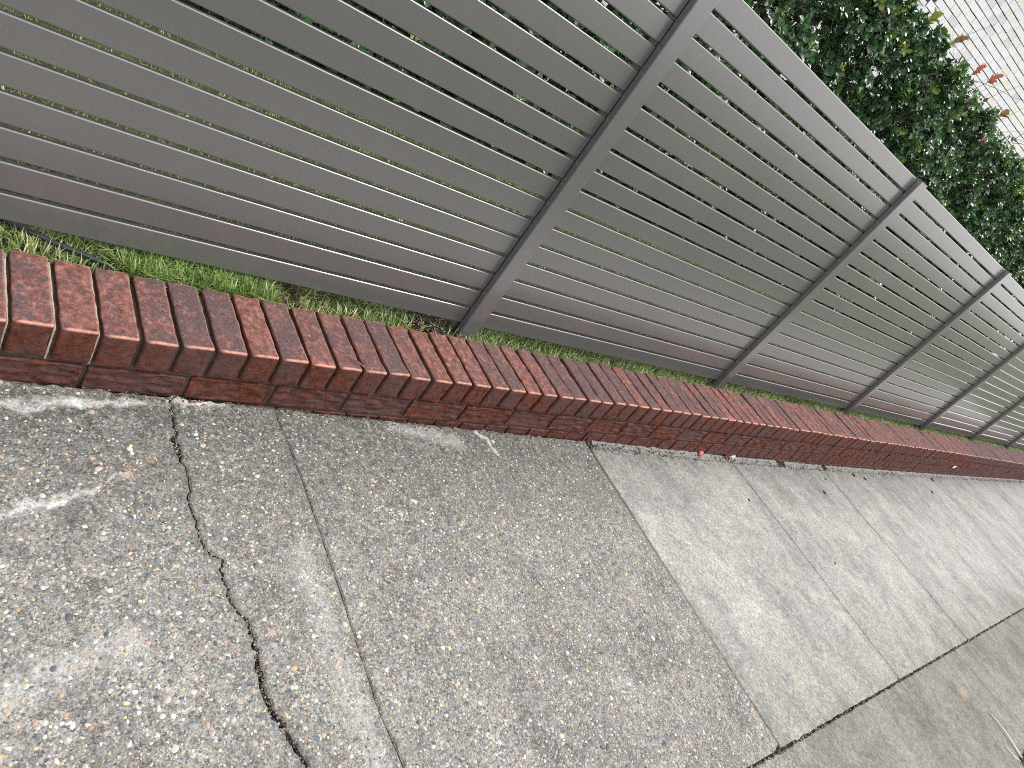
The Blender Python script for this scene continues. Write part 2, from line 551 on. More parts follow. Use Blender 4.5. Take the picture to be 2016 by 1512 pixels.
# ------------------------------------------------------------------ ground and lawn
def ground_grid():
    xs = [-120, -30, -8, -3, 0, 2.1, 3.4, 4.7, 6, 7.35, 12, 16, 30, 60, 250]
    ys = [-250, -60, -20, -8, -4, -2.2, -1.97, -1.2, 0.12]
    V = [(x, y, path_z(max(-3, min(60, x))) - (0.075 if y > -2.0 else 0.045)) for x in xs for y in ys]
    n = len(ys)
    F = [(i * n + j, (i + 1) * n + j, (i + 1) * n + j + 1, i * n + j + 1) for i in range(len(xs) - 1) for j in range(n - 1)]
    return mesh_py('ground', V, F)


tag(add('ground', ground_grid(), None, M_lawn), kind='structure')


def lawn_grid():
    xs = list(np.arange(-3, 18.01, 0.15)) + [30, 60, 200]
    ys = [0.12, 0.25, 0.30, 0.36, 0.45] + list(np.arange(0.6, 4.2, 0.2)) + [8, 20, 60, 300]
    xs = [-120, -30, -10] + xs
    V = []
    for x in xs:
        for y in ys:
            b = 0.018 * fbm(x * 3, y * 3, 1.7) if y < 5 else 0
            V.append((x, y, lawn_z(max(-3, min(40, x))) + b - (0.05 if y < 0.2 else 0)))
    n = len(ys)
    F = [(i * n + j, (i + 1) * n + j, (i + 1) * n + j + 1, i * n + j + 1) for i in range(len(xs) - 1) for j in range(n - 1)]
    return mesh_py('lawn', V, F, True)


tag(add('lawn', lawn_grid(), None, M_lawn), kind='structure')

# ------------------------------------------------------------------ pavement: slabs with real joints and a real crack
pave = tag(empty('pavement', (0, 0, 0)), kind='structure')


def jag(a, b, step, amp, seed, freq=40.0, taper=True):
    a, b = np.array(a, float), np.array(b, float)
    L = np.linalg.norm(b - a)
    n = max(2, int(L / step))
    d = (b - a) / L
    nr = np.array([-d[1], d[0]])
    out = []
    for i in range(n):
        s = i / n
        w = amp * fbm(s * L * freq, seed, 0.3, 4)
        if rnd.random() < 0.03: w += amp * rnd.uniform(-1.5, 1.5)
        if taper: w *= min(1, i / 2)
        out.append(a + (b - a) * s + nr * w)
    return out


def slab_mesh(name, poly, zf, thick=0.11, ridge=0.004):
    """poly: plan outline, counter-clockwise; a small worn arris runs round the edge."""
    P = np.array(poly)
    n = len(P)
    d = np.roll(P, -1, 0) - np.roll(P, 1, 0)
    d /= np.linalg.norm(d, axis=1)[:, None] + 1e-9
    inn = np.stack([-d[:, 1], d[:, 0]], 1)
    Q = P + inn * ridge
    V = [(x, y, zf(x)) for x, y in Q] + [(x, y, zf(x) - ridge * 0.8) for x, y in P] + [(x, y, zf(x) - thick) for x, y in P]
    F = [tuple(range(n))]
    for i in range(n):
        j = (i + 1) % n
        F.append((n + i, n + j, j, i))
        F.append((2 * n + i, 2 * n + j, n + j, n + i))
    me = mesh_py(name, V, F)
    bm = bmesh.new()
    bm.from_mesh(me)
    bm.normal_update()
    big = max(bm.faces, key=lambda f: len(f.verts))
    if big.normal.z < 0:
        big.normal_flip()
    bmesh.ops.triangulate(bm, faces=[big], ngon_method='EAR_CLIP')
    bm.to_mesh(me)
    bm.free()
    return me


zA = lambda x: -0.169 - 0.0295 * x
crack = [(0.380, 0.006), (0.373, -0.012), (0.366, -0.036), (0.369, -0.075), (0.366, -0.122), (0.358, -0.150), (0.362, -0.171), (0.368, -0.22), (0.373, -0.28),
         (0.364, -0.33), (0.367, -0.382), (0.370, -0.43), (0.375, -0.464), (0.392, -0.481), (0.405, -0.492), (0.402, -0.543), (0.406, -0.606), (0.431, -0.645),
         (0.437, -0.693), (0.432, -0.76), (0.430, -0.813), (0.443, -0.847), (0.461, -0.902), (0.482, -0.961), (0.50, -1.04), (0.49, -1.12), (0.52, -1.22), (0.53, -1.325)]
cw = [0.008, 0.010, 0.013, 0.010, 0.006, 0.022, 0.024, 0.004, 0.0035, 0.004, 0.005, 0.0055, 0.006, 0.007, 0.007, 0.006, 0.007, 0.008, 0.010, 0.018, 0.012, 0.017, 0.016, 0.010, 0.009, 0.009, 0.008, 0.008]
# densify and roughen the crack line
cl, cr = [], []
for i in range(len(crack) - 1):
    (x0, y0), (x1, y1) = crack[i], crack[i + 1]
    n = max(2, int(math.hypot(x1 - x0, y1 - y0) / 0.006))
    for k in range(n):
        s = k / n
        x, y = x0 + (x1 - x0) * s, y0 + (y1 - y0) * s
        w = (cw[i] + (cw[i + 1] - cw[i]) * s) * 0.31
        j = 0.009 * fbm(x * 30, y * 45, 2.0, 5)
        cl.append((x + j - w * (1 + 0.9 * fbm(y * 60, 1, 0)) - 0.0006, y))
        cr.append((x + j + w * (1 + 0.9 * fbm(y * 60, 9, 0)) + 0.0006, y + 0.001))
YL = -1.322
JL = [(0.653, 0.0), (0.665, -0.147), (0.671, -0.287), (0.673, -0.45), (0.675, -0.60), (0.673, -0.78), (0.674, -0.9), (0.686, -1.0), (0.69, YL)]


def joint_line(pts, off, amp, seed):
    out = []
    for i in range(len(pts) - 1):
        (x0, y0), (x1, y1) = pts[i], pts[i + 1]
        n = max(2, int(abs(y1 - y0) / 0.012))
        for k in range(n):
            s = k / n
            y = y0 + (y1 - y0) * s
            out.append((x0 + (x1 - x0) * s + off + amp * fbm(y * 50, seed, 0.0, 3), y))
    return out


def walledge(x0, x1, seed, y=-0.004, amp=0.007):      # runs from x1 back to x0 (counter-clockwise outline), rough like set concrete
    return [(p[0], p[1]) for p in jag((x1, y), (x0, y), 0.009, amp, seed, 35)]


# slab left of the crack, slab between the crack and the sawn joint, slab right of it
pA = [(-2.6, YL)] + [tuple(p) for p in jag((-2.55, YL), (0.52, YL), 0.05, 0.003, 3)] + cl[::-1] + walledge(-2.6, 0.365, 5)
pB = [tuple(p) for p in jag((0.54, YL), (0.685, YL), 0.03, 0.003, 4)] + joint_line(JL, -0.0010, 0.0018, 3.3)[::-1] + walledge(0.40, 0.648, 6) + cr
pC = [tuple(p) for p in jag((0.695, YL), (2.082, YL), 0.04, 0.003, 8)] + joint_line([(2.083, 0.0), (2.086, -0.55), (2.090, -0.8), (2.088, YL)], -0.001, 0.0016, 7.7)[::-1] + walledge(0.662, 2.06, 9)[0:] + joint_line(JL, 0.0010, 0.0018, 5.1)[1:]
for k, (p, nm) in enumerate(((pA, 'slab'), (pB, 'slab'), (pC, 'slab'))):
    o = add(nm, slab_mesh('slab', p, zA), pave, M_agg)
    o['label'] = ['pebbly exposed aggregate slab left of the long jagged crack', 'narrow pebbly slab between the jagged crack and the sawn joint',
                  'wide pebbly slab between the sawn joint and the smooth pale concrete'][k]
# smooth concrete, near row and outer row
xs = [2.0985, 3.405, 4.722, 6.035, 7.35, 8.66, 9.97, 11.28, 12.6, 13.9, 15.2]
for i in range(len(xs) - 1):
    a, b = xs[i], xs[i + 1]
    z0, z1 = path_z(a + 0.01), path_z(b)
    zf = lambda x, a=a, b=b, z0=z0, z1=z1: z0 + (z1 - z0) * (x - a) / (b - a)
    step = 0.02 if a < 6 else 0.06
    ye = -0.036
    g = 0.0020 if i else 0.0022
    p = ([tuple(q) for q in jag((a + g, YL), (b - 0.0022, YL), step, 0.0035, 11 + i)] +
         joint_line([(b - 0.0022, ye), (b - 0.0022, YL)], 0, 0.0008, 20 + i)[::-1] +
         [tuple(q) for q in jag((b - 0.0022, ye), (a + g, ye), step * 0.6, 0.008, 31 + i, 30)] +
         joint_line([(a + g, ye), (a + g, YL)], 0, 0.0008, 40 + i))
    add('slab', slab_mesh('slab', p, zf), pave, M_conc)
YO = -1.3315
xo = [-2.6, 0.68, 2.135, 4.39, 6.4, 8.4, 10.4, 12.4, 15.2]
for i in range(len(xo) - 1):
    a, b = xo[i], xo[i + 1]
    z0, z1 = path_z(a + 0.02), (path_z(b) if i != 1 else path_z(2.08) - 0.003)
    zf = lambda x, a=a, b=b, z0=z0, z1=z1: z0 + (z1 - z0) * (x - a) / (b - a) - 0.004
    p = ([tuple(q) for q in jag((a + 0.0015, -1.93), (b - 0.0015, -1.93), 0.03, 0.012, 51 + i, 12)] +
         joint_line([(b - 0.0015, YO), (b - 0.0015, -1.93)], 0, 0.001, 60 + i)[::-1] +
         [tuple(q) for q in jag((b - 0.0015, YO), (a + 0.0015, YO), 0.02, 0.004, 71 + i)] +
         joint_line([(a + 0.0015, YO), (a + 0.0015, -1.93)], 0, 0.001, 80 + i))
    o = add('slab', slab_mesh('slab', p, zf), pave, M_agg if b < 2.2 else M_conc2)
# dirt bedded under all joints
V, F = [], []
jx = list(np.arange(-2.6, 15.3, 0.1))
for x in jx:
    for y in (-1.95, 0.03):
        V.append((x, y, path_z(x) - 0.014))
for i in range(len(jx) - 1):
    F.append((2 * i, 2 * i + 2, 2 * i + 3, 2 * i + 1))
add('joint_dirt', mesh_py('joint_dirt', V, F), pave, M_joint)
# rough mortar strip between the smooth slabs and the wall, broken in places
cuts = [2.135, 2.66, 3.05, 3.36, 3.50, 4.02, 4.14, 4.75, 4.82, 5.6, 6.3, 7.1, 7.16, 8.2, 9.1, 10.4, 12.0, 14.0]
for a, b in zip(cuts[:-1], cuts[1:]):
    if b - a < 0.13 and a < 5:                 # a piece is missing here: dark hole with leaves
        continue
    nx = max(4, int((b - a) / 0.022))
    V, F = [], []
    prof = [(-0.040, -0.030), (-0.034, -0.002), (-0.022, 0.001), (-0.008, 0.004), (0.004, 0.010), (0.010, -0.03)]
    for i in range(nx + 1):
        x = a + (b - a) * i / nx + rnd.uniform(-0.002, 0.002) * (0 < i < nx)
        for k, (y, z) in enumerate(prof):
            V.append((x, y + 0.005 * fbm(x * 20, k * 3.0, 1), path_z(x) + z - 0.004 + (0.008 * fbm(x * 25, y * 60, 4) if 0 < k < 5 else 0)))
    m = len(prof)
    for i in range(nx):
        for k in range(m - 1):
            F.append((i * m + k, (i + 1) * m + k, (i + 1) * m + k + 1, i * m + k + 1))
    F.append(tuple(range(m)))
    F.append(tuple(nx * m + k for k in range(m - 1, -1, -1)))
    add('mortar_strip', mesh_py('mortar_strip', V, F), pave, M_strip)

# pebbles standing out of the aggregate slabs
def pebbles():
    N = 60000
    x = rng.uniform(-0.75, 2.075, N)
    y = rng.uniform(-1.31, -0.012, N) ** 1
    u, v, d = project(np.stack([x, y, -0.169 - 0.0295 * x], 1))
    keep = (u > -120) & (v < 1640) & (d > 0.3)
    dens = 0.25 + 0.75 * np.clip((-y - 0.05) / 0.45, 0, 1)
    nz = np.array([0.5 + 0.9 * noise.noise(Vector((a * 5, b * 5, 0))) for a, b in zip(x, y)])
    keep &= rng.random(N) < dens * np.clip(0.55 + nz * 0.5, 0.25, 1)
    r = np.clip(rng.lognormal(math.log(0.0031), 0.38, N), 0.0015, 0.0095)
    # keep the crack and the joints free
    cy = np.array([p[1] for p in crack])[::-1]
    cx = np.array([p[0] for p in crack])[::-1]
    keep &= np.abs(x - np.interp(y, cy, cx)) > 0.010 + r
    jy = np.array([p[1] for p in JL])[::-1]
    jxx = np.array([p[0] for p in JL])[::-1]
    keep &= np.abs(x - np.interp(y, jy, jxx)) > 0.004 + r
    keep &= x < 2.08 - r
    x, y, r = x[keep], y[keep], r[keep]
    n = len(x)
    K = 7
    ang = rng.uniform(0, 2 * np.pi, n)
    asp = rng.uniform(0.5, 1.0, n)
    th = np.arange(K) * 2 * np.pi / K
    rad = 1 + rng.uniform(-0.2, 0.2, (n, K))
    ex = np.cos(th)[None] * rad
    ey = np.sin(th)[None] * rad * asp[:, None]
    ca, sa = np.cos(ang)[:, None], np.sin(ang)[:, None]
    px, py = ex * ca - ey * sa, ex * sa + ey * ca
    h = r * rng.uniform(0.10, 0.34, n)
    z0 = -0.169 - 0.0295 * x
    V = np.zeros((n, 2 * K + 1, 3))
    V[:, :K, 0] = x[:, None] + px * r[:, None]
    V[:, :K, 1] = y[:, None] + py * r[:, None]
    V[:, :K, 2] = (z0 - 0.0006)[:, None]
    V[:, K:2 * K, 0] = x[:, None] + px * r[:, None] * 0.72
    V[:, K:2 * K, 1] = y[:, None] + py * r[:, None] * 0.72
    V[:, K:2 * K, 2] = (z0 + h * 0.75)[:, None]
    V[:, 2 * K] = np.stack([x, y, z0 + h], 1)
    base = (np.arange(n) * (2 * K + 1))[:, None]
    i = np.arange(K)[None]
    j = (np.arange(K)[None] + 1) % K
    Q = np.stack([base + i, base + j, base + K + j, base + K + i], -1).reshape(-1, 4)
    T = np.stack([base + K + i, base + K + j, np.broadcast_to(base + 2 * K, (n, K))], -1).reshape(-1, 3)
    pal = np.array([(0.30, 0.29, 0.27), (0.22, 0.21, 0.20), (0.38, 0.36, 0.33), (0.15, 0.145, 0.14), (0.42, 0.31, 0.19), (0.50, 0.40, 0.22), (0.40, 0.26, 0.18),
                    (0.62, 0.61, 0.58), (0.085, 0.093, 0.105), (0.135, 0.155, 0.175), (0.21, 0.235, 0.255), (0.33, 0.24, 0.21), (0.48, 0.44, 0.36)])
    pr = np.array([16, 15, 12, 10, 5, 2.5, 2.5, 4, 6, 7, 6, 6, 6], float)
    col = pal[rng.choice(len(pal), n, p=pr / pr.sum())] * rng.uniform(0.75, 1.15, (n, 1))
    return mesh_np('pebbles', V.reshape(-1, 3), [Q, T], np.repeat(col, 2 * K + 1, 0), True)


tag(add('pebbles', pebbles(), pave, M_pebble), kind='stuff')


# loose grit and soil crumbs in the crack, the joints and along the foot of the wall
def crumbs(name, pts, sizes, cols, mat, kind='stuff', parent=None, flat=0.6):
    V, Q, C = [], [], []
    base = [(1, 0, 0), (0, 1, 0), (-1, 0, 0), (0, -1, 0), (0, 0, 1), (0, 0, -1)]
    fc = [(0, 1, 4), (1, 2, 4), (2, 3, 4), (3, 0, 4), (1, 0, 5), (2, 1, 5), (3, 2, 5), (0, 3, 5)]
    for p, s, c in zip(pts, sizes, cols):
        b = len(V)
        a = rnd.uniform(0, 6.28)
        ca, sa = math.cos(a), math.sin(a)
        e = rnd.uniform(0.4, 1.0)
        for q in base:
            k = s * rnd.uniform(0.7, 1.3)
            X, Y = q[0] * k, q[1] * k * e
            V.append((p[0] + X * ca - Y * sa, p[1] + X * sa + Y * ca, p[2] + q[2] * k * flat))
            C.append(c)
        Q += [(b + f[0], b + f[1], b + f[2]) for f in fc]
    return add(name, mesh_np(name, V, np.array(Q), C), parent, mat)


pts, sz, cs = [], [], []
pal = [(0.05, 0.04, 0.032), (0.10, 0.085, 0.07), (0.16, 0.14, 0.115), (0.24, 0.215, 0.18), (0.30, 0.22, 0.17), (0.36, 0.34, 0.31), (0.025, 0.02, 0.017)]
for k in range(2600):
    i = rnd.randrange(len(crack) - 1)
    s = rnd.random()
    w = cw[i] + (cw[i + 1] - cw[i]) * s
    if rnd.random() > w / 0.016: continue
    pts.append((crack[i][0] + (crack[i + 1][0] - crack[i][0]) * s + rnd.gauss(0.002, w * 0.42), crack[i][1] + (crack[i + 1][1] - crack[i][1]) * s, zA(0.4) - rnd.uniform(0.002, 0.012)))
    sz.append(rnd.uniform(0.001, 0.0042))
    cs.append(rnd.choice(pal))
for k in range(2600):
    x = rnd.uniform(1.0, 14)
    pts.append((x, rnd.choice((YL - 0.007, YL - 0.005)) + rnd.gauss(0, 0.004), path_z(x) - rnd.uniform(0.002, 0.012)))
    sz.append(rnd.uniform(0.0015, 0.006))
    cs.append(rnd.choice(pal))
for k in range(1500):
    i = rnd.randrange(len(JL) - 1)
    s_ = rnd.random()
    yy = JL[i][1] + (JL[i + 1][1] - JL[i][1]) * s_
    if fbm(yy * 6, 0, 3) < 0.02: continue
    pts.append((JL[i][0] + (JL[i + 1][0] - JL[i][0]) * s_ + rnd.gauss(0, 0.0012), yy, zA(0.67) - rnd.uniform(0.0, 0.006)))
    sz.append(rnd.uniform(0.001, 0.0028))
    cs.append(rnd.choice(pal[1:6]))
for k in range(1500):
    x = 2.1 + rnd.random() ** 1.6 * 11
    pts.append((x, rnd.uniform(-0.05, 0.0), path_z(x) + rnd.uniform(-0.006, 0.004)))
    sz.append(rnd.uniform(0.0015, 0.007))
    cs.append(rnd.choice(pal[:5]))
for k in range(2600):
    x = rnd.uniform(-0.4, 13.5)
    if fbm(x * 2.2, 3.0, 0.5) < -0.02: continue
    y = -0.004 - abs(rnd.gauss(0, 0.012 if x < 2.1 else 0.03))
    pts.append((x, y, (zA(x) if x < 2.08 else path_z(x)) + rnd.uniform(-0.002, 0.004)))
    sz.append(rnd.uniform(0.0012, 0.0055))
    cs.append(rnd.choice(pal[:3] + [(0.20, 0.07, 0.045), (0.13, 0.05, 0.035)]))
tag(crumbs('grit', pts, sz, cs, M_litter, parent=pave), kind='stuff')


# ------------------------------------------------------------------ brick edging wall
wall = tag(empty('brick_wall', (0, 0, 0)), 'low dark red brick garden wall topped by a row of bricks on edge, beside the pavement', 'wall')


def rough_brick(name, lx, ly, lz, nx, ny, nz, r, amp, seed, front_amp=None, wear_light=True, chip=0.0):
    """a rounded, slightly rough brick; origin at its lower front left corner. tint = worn arris with painted highlight, and top faces"""
    def ax(L, n):
        return sorted({0.0, r * 0.45, r} | {r + (L - 2 * r) * i / n for i in range(n + 1)} | {L - r * 0.45, L})
    A = [ax(lx, nx), ax(ly, ny), ax(lz, nz)]
    L = (lx, ly, lz)
    idx, V, F = {}, [], []

    def vert(i, j, k):
        key = (i, j, k)
        if key not in idx:
            idx[key] = len(V)
            V.append((A[0][i], A[1][j], A[2][k]))
        return idx[key]
    N = [len(a) - 1 for a in A]
    for i in range(N[0]):
        for j in range(N[1]):
            F.append((vert(i, j, 0), vert(i, j + 1, 0), vert(i + 1, j + 1, 0), vert(i + 1, j, 0)))
            F.append((vert(i, j, N[2]), vert(i + 1, j, N[2]), vert(i + 1, j + 1, N[2]), vert(i, j + 1, N[2])))
    for i in range(N[0]):
        for k in range(N[2]):
            F.append((vert(i, 0, k), vert(i + 1, 0, k), vert(i + 1, 0, k + 1), vert(i, 0, k + 1)))
            F.append((vert(i, N[1], k), vert(i, N[1], k + 1), vert(i + 1, N[1], k + 1), vert(i + 1, N[1], k)))
    for j in range(N[1]):
        for k in range(N[2]):
            F.append((vert(0, j, k), vert(0, j, k + 1), vert(0, j + 1, k + 1), vert(0, j + 1, k)))
            F.append((vert(N[0], j, k), vert(N[0], j + 1, k), vert(N[0], j + 1, k + 1), vert(N[0], j, k + 1)))
    out, col = [], []
    for p in V:
        q = [min(max(p[a], r), L[a] - r) for a in range(3)]
        d = Vector([p[a] - q[a] for a in range(3)])
        zones = sum(1 for a in range(3) if abs(p[a] - q[a]) > 1e-7)
        w = 0.0
        if d.length > 1e-9:
            n = d.normalized()
            P = Vector(q) + n * r
        else:
            n = Vector((0, 0, 0)); P = Vector(p)
        am = amp if not (front_amp and n.y < -0.9) else front_amp
        k = am * fbm(P.x * 28 + seed * 7.1, P.y * 28, P.z * 28 + seed, 4)
        if front_amp and n.y < -0.9:
            k = am * (abs(fbm(P.x * 14 + seed * 7.1, 0.3, P.z * 42 + seed, 3)) * 1.6 - 0.7) if not wear_light else am * fbm(P.x * 22 + seed * 7.1, 0.3, P.z * 60 + seed, 3)
        P = P + n * k
        if wear_light and zones >= 1 and n.z > 0.30 and (n.y < -0.25 or n.y > 0.25):
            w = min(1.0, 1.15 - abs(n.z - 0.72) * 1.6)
        elif wear_light and zones >= 2 and n.z > 0.3:
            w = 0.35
        if wear_light and P.x < lx * 0.14: w *= 0.15
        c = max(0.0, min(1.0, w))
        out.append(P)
        up = 1.0 if (n.z > 0.5 or (zones == 0 and p[2] > lz - 1e-6)) and wear_light else 0.0
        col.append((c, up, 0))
    return mesh_np(name, [tuple(p) for p in out], np.array(F), col, True)


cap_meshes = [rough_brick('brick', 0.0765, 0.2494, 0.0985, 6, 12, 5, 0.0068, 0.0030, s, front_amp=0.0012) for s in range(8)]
stretch_meshes = [rough_brick('brick', 0.2225, 0.10, 0.0745, 18, 2, 12, 0.0045, 0.0015, 20 + s, front_amp=0.0058, wear_light=False) for s in range(6)]
head_meshes = [rough_brick('brick', 0.108, 0.10, 0.0745, 8, 2, 8, 0.0045, 0.0015, 40 + s, front_amp=0.0045, wear_light=False) for s in range(4)]
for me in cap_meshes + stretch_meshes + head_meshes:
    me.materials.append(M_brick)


def transformed(me, loc, rot=0.0):
    co = np.empty(len(me.vertices) * 3, dtype=np.float32)
    me.vertices.foreach_get('co', co)
    co = co.reshape(-1, 3)
    li = np.empty(len(me.loops), dtype=np.int32)
    me.loops.foreach_get('vertex_index', li)
    a = np.empty(len(me.vertices) * 4, dtype=np.float32)
    me.color_attributes['tint'].data.foreach_get('color', a)
    return co + np.array(loc), li.reshape(-1, 4), a.reshape(-1, 4)[:, :3]


far_parts = []


def put_brick(me, loc, tilt, single):
    if single:
        o = add('brick', me, wall)
        o.location = loc
        o.rotation_euler = tilt
        return o
    far_parts.append(transformed(me, loc))


PITCH = 0.086
for k in range(-5, 170):
    x = k * PITCH + 0.0047
    jz = rnd.gauss(0, 0.0016)
    put_brick(cap_meshes[rnd.randrange(8)], (x + rnd.gauss(0, 0.0010), rnd.gauss(0, 0.0013), wall_z(x) - 0.0985 + jz),
              (rnd.gauss(0, 0.005), rnd.gauss(0, 0.012), rnd.gauss(0, 0.009)), x < 8.2)
for k in range(-3, 61):
    x = 0.165 + k * 0.2335
    put_brick(stretch_meshes[rnd.randrange(6)], (x - 0.2280, 0.003 + rnd.gauss(0, 0.0012), wall_z(x) - 0.1085 - 0.0745 + rnd.gauss(0, 0.0008)),
              (0, rnd.gauss(0, 0.002), rnd.gauss(0, 0.003)), x < 9.5)
for k in range(-18, 110):
    x = 1.72 + k * 0.1168
    put_brick(head_meshes[rnd.randrange(4)], (x + 0.004, 0.004 + rnd.gauss(0, 0.0012), wall_z(x) - 0.1935 - 0.0745 + rnd.gauss(0, 0.0008)),
              (0, rnd.gauss(0, 0.002), rnd.gauss(0, 0.003)), x < 7.0)
# one more course low down, mostly buried, joined
for k in range(0, 50):
    x = 3.0 + k * 0.2335
    far_parts.append(transformed(stretch_meshes[k % 6], (x, 0.004, wall_z(x) - 0.2785 - 0.0745)))
off, VV, FF, CC = 0, [], [], []
for v, f, c in far_parts:
    VV.append(v); FF.append(f + off); CC.append(c); off += len(v)
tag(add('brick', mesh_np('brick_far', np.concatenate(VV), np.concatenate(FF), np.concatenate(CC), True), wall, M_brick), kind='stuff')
# mortar core: recessed bed behind and between the bricks
V, F = [], []
mx = list(np.arange(-0.45, 14.7, 0.043))
prof = [(0.0105, -0.50), (0.0125, -0.110), (0.0125, -0.100), (0.0125, -0.055), (0.014, -0.022), (0.022, -0.0145), (0.05, -0.0138), (0.12, -0.0148), (0.20, -0.0138), (0.232, -0.0152), (0.240, -0.022), (0.241, -0.11), (0.115, -0.112), (0.115, -0.5)]
for i, x in enumerate(mx):
    w = wall_z(x)
    for k, (y, z) in enumerate(prof):
        V.append((x, y + 0.0016 * fbm(x * 60, k * 2.3, z * 60), w + z + 0.0018 * fbm(x * 55, y * 70, 2.0 + k)))
m = len(prof)
for i in range(len(mx) - 1):
    for k in range(m - 1):
        F.append((i * m + k, (i + 1) * m + k, (i + 1) * m + k + 1, i * m + k + 1))
F.append(tuple(range(m)))
F.append(tuple((len(mx) - 1) * m + k for k in range(m - 1, -1, -1)))
add('mortar', mesh_py('mortar', V, F, True), wall, M_mortar)
# smeared pale mortar left on the right flanks of the first few bricks
for k in (-1, 0, 1):
    x = (k + 1) * PITCH - 0.0049
    V, F = [], []
    path_ = [(y, -0.0045 - 0.002 * fbm(y * 30, k, 0)) for y in np.linspace(0.235 if k < 2 else 0.09, 0.006, 16)] + [(0.0035, -z) for z in np.linspace(0.012, 0.098, 9)]
    for (y, z) in path_:
        w = 0.0026 + 0.0012 * fbm(y * 60, z * 60, k)
        V += [(x - 0.0014, y, wall_z(x) + z), (x + w, y, wall_z(x) + z - 0.0005), (x + w, y + 0.006, wall_z(x) + z - 0.006), (x - 0.0014, y + 0.006, wall_z(x) + z - 0.006)]
    for i in range(len(path_) - 1):
        for a in range(4):
            b = (a + 1) % 4
            F.append((i * 4 + a, (i + 1) * 4 + a, (i + 1) * 4 + b, i * 4 + b))
    F += [(0, 1, 2, 3), tuple(len(V) - 4 + a for a in (3, 2, 1, 0))]
    add('mortar_smear', mesh_py('mortar_smear', V, F), wall, M_mortar_pale)

# ------------------------------------------------------------------ aluminium slat fence
fence = tag(empty('fence', (0, 0.344, 0)), 'grey aluminium fence of wide horizontal slats between flat posts behind the brick wall', 'fence')
YF = 0.3441
SLAT_H, SLAT_T, SPITCH, Z1 = 0.0706, 0.0165, 0.08164, 0.0779
posts = [-0.520, 1.403, 3.308, 5.247, 7.185, 9.10, 11.01, 12.93, 14.85]
PW = 0.0745


def rrect(w, h, r, n=4):
    """rounded rectangle outline (y, z), counter-clockwise"""
    out = []
    for cx, cy, a0 in ((w - r, r, -90), (w - r, h - r, 0), (r, h - r, 90), (r, r, 180)):
        for i in range(n + 1):
            a = math.radians(a0 + 90 * i / n)
            out.append((cx + r * math.cos(a), cy + r * math.sin(a)))
    return out


def prism(name, prof, L, axis='x'):
    n = len(prof)
    V, F = [], []
    for x in (0, L):
        for a, b in prof:
            V.append((x, a, b) if axis == 'x' else (a, b, x))
    for i in range(n):
        j = (i + 1) % n
        F.append((i, n + i, n + j, j) if axis == 'x' else (i, j, n + j, n + i))
    F.append(tuple(range(n)) if axis == 'x' else tuple(range(n - 1, -1, -1)))
    F.append(tuple(n + i for i in range(n - 1, -1, -1)) if axis == 'x' else tuple(n + i for i in range(n)))
    me = mesh_py(name, V, F)
    bm = bmesh.new(); bm.from_mesh(me)
    bmesh.ops.recalc_face_normals(bm, faces=bm.faces)
    bm.to_mesh(me); bm.free()
    return me


slat_prof = rrect(SLAT_T, SLAT_H, 0.0040, 6)
slat_mesh = {}
for a, b in zip(posts[:-1], posts[1:]):
    x0, x1 = a + PW - 0.012, b - 0.0025
    L = round(x1 - x0, 3)
    if L not in slat_mesh:
        slat_mesh[L] = prism('slat', slat_prof, L)
        slat_mesh[L].materials.append(M_alu)
    for k in range(17):
        o = add('slat', slat_mesh[L], fence)
        zt = Z1 + SPITCH * k
        o.location = (x0 - 0.0, YF - 0.344, zt - SLAT_H + fence_z(x0) + rnd.gauss(0, 0.0004))
        o.rotation_euler = (rnd.gauss(0, 0.004), math.atan(0.0075) + rnd.gauss(0, 0.0002), 0)
# post: front flange, narrower web with a slot on both sides, rear flange, one extruded section
fy0, fy1, sy1, ry1 = 0.316 - 0.344, 0.3425 - 0.344, 0.3640 - 0.344, 0.392 - 0.344


def arc(cx, cy, r, a0, n=6):
    return [(cx + r * math.cos(math.radians(a0 + 90 * i / n)), cy + r * math.sin(math.radians(a0 + 90 * i / n))) for i in range(n + 1)]


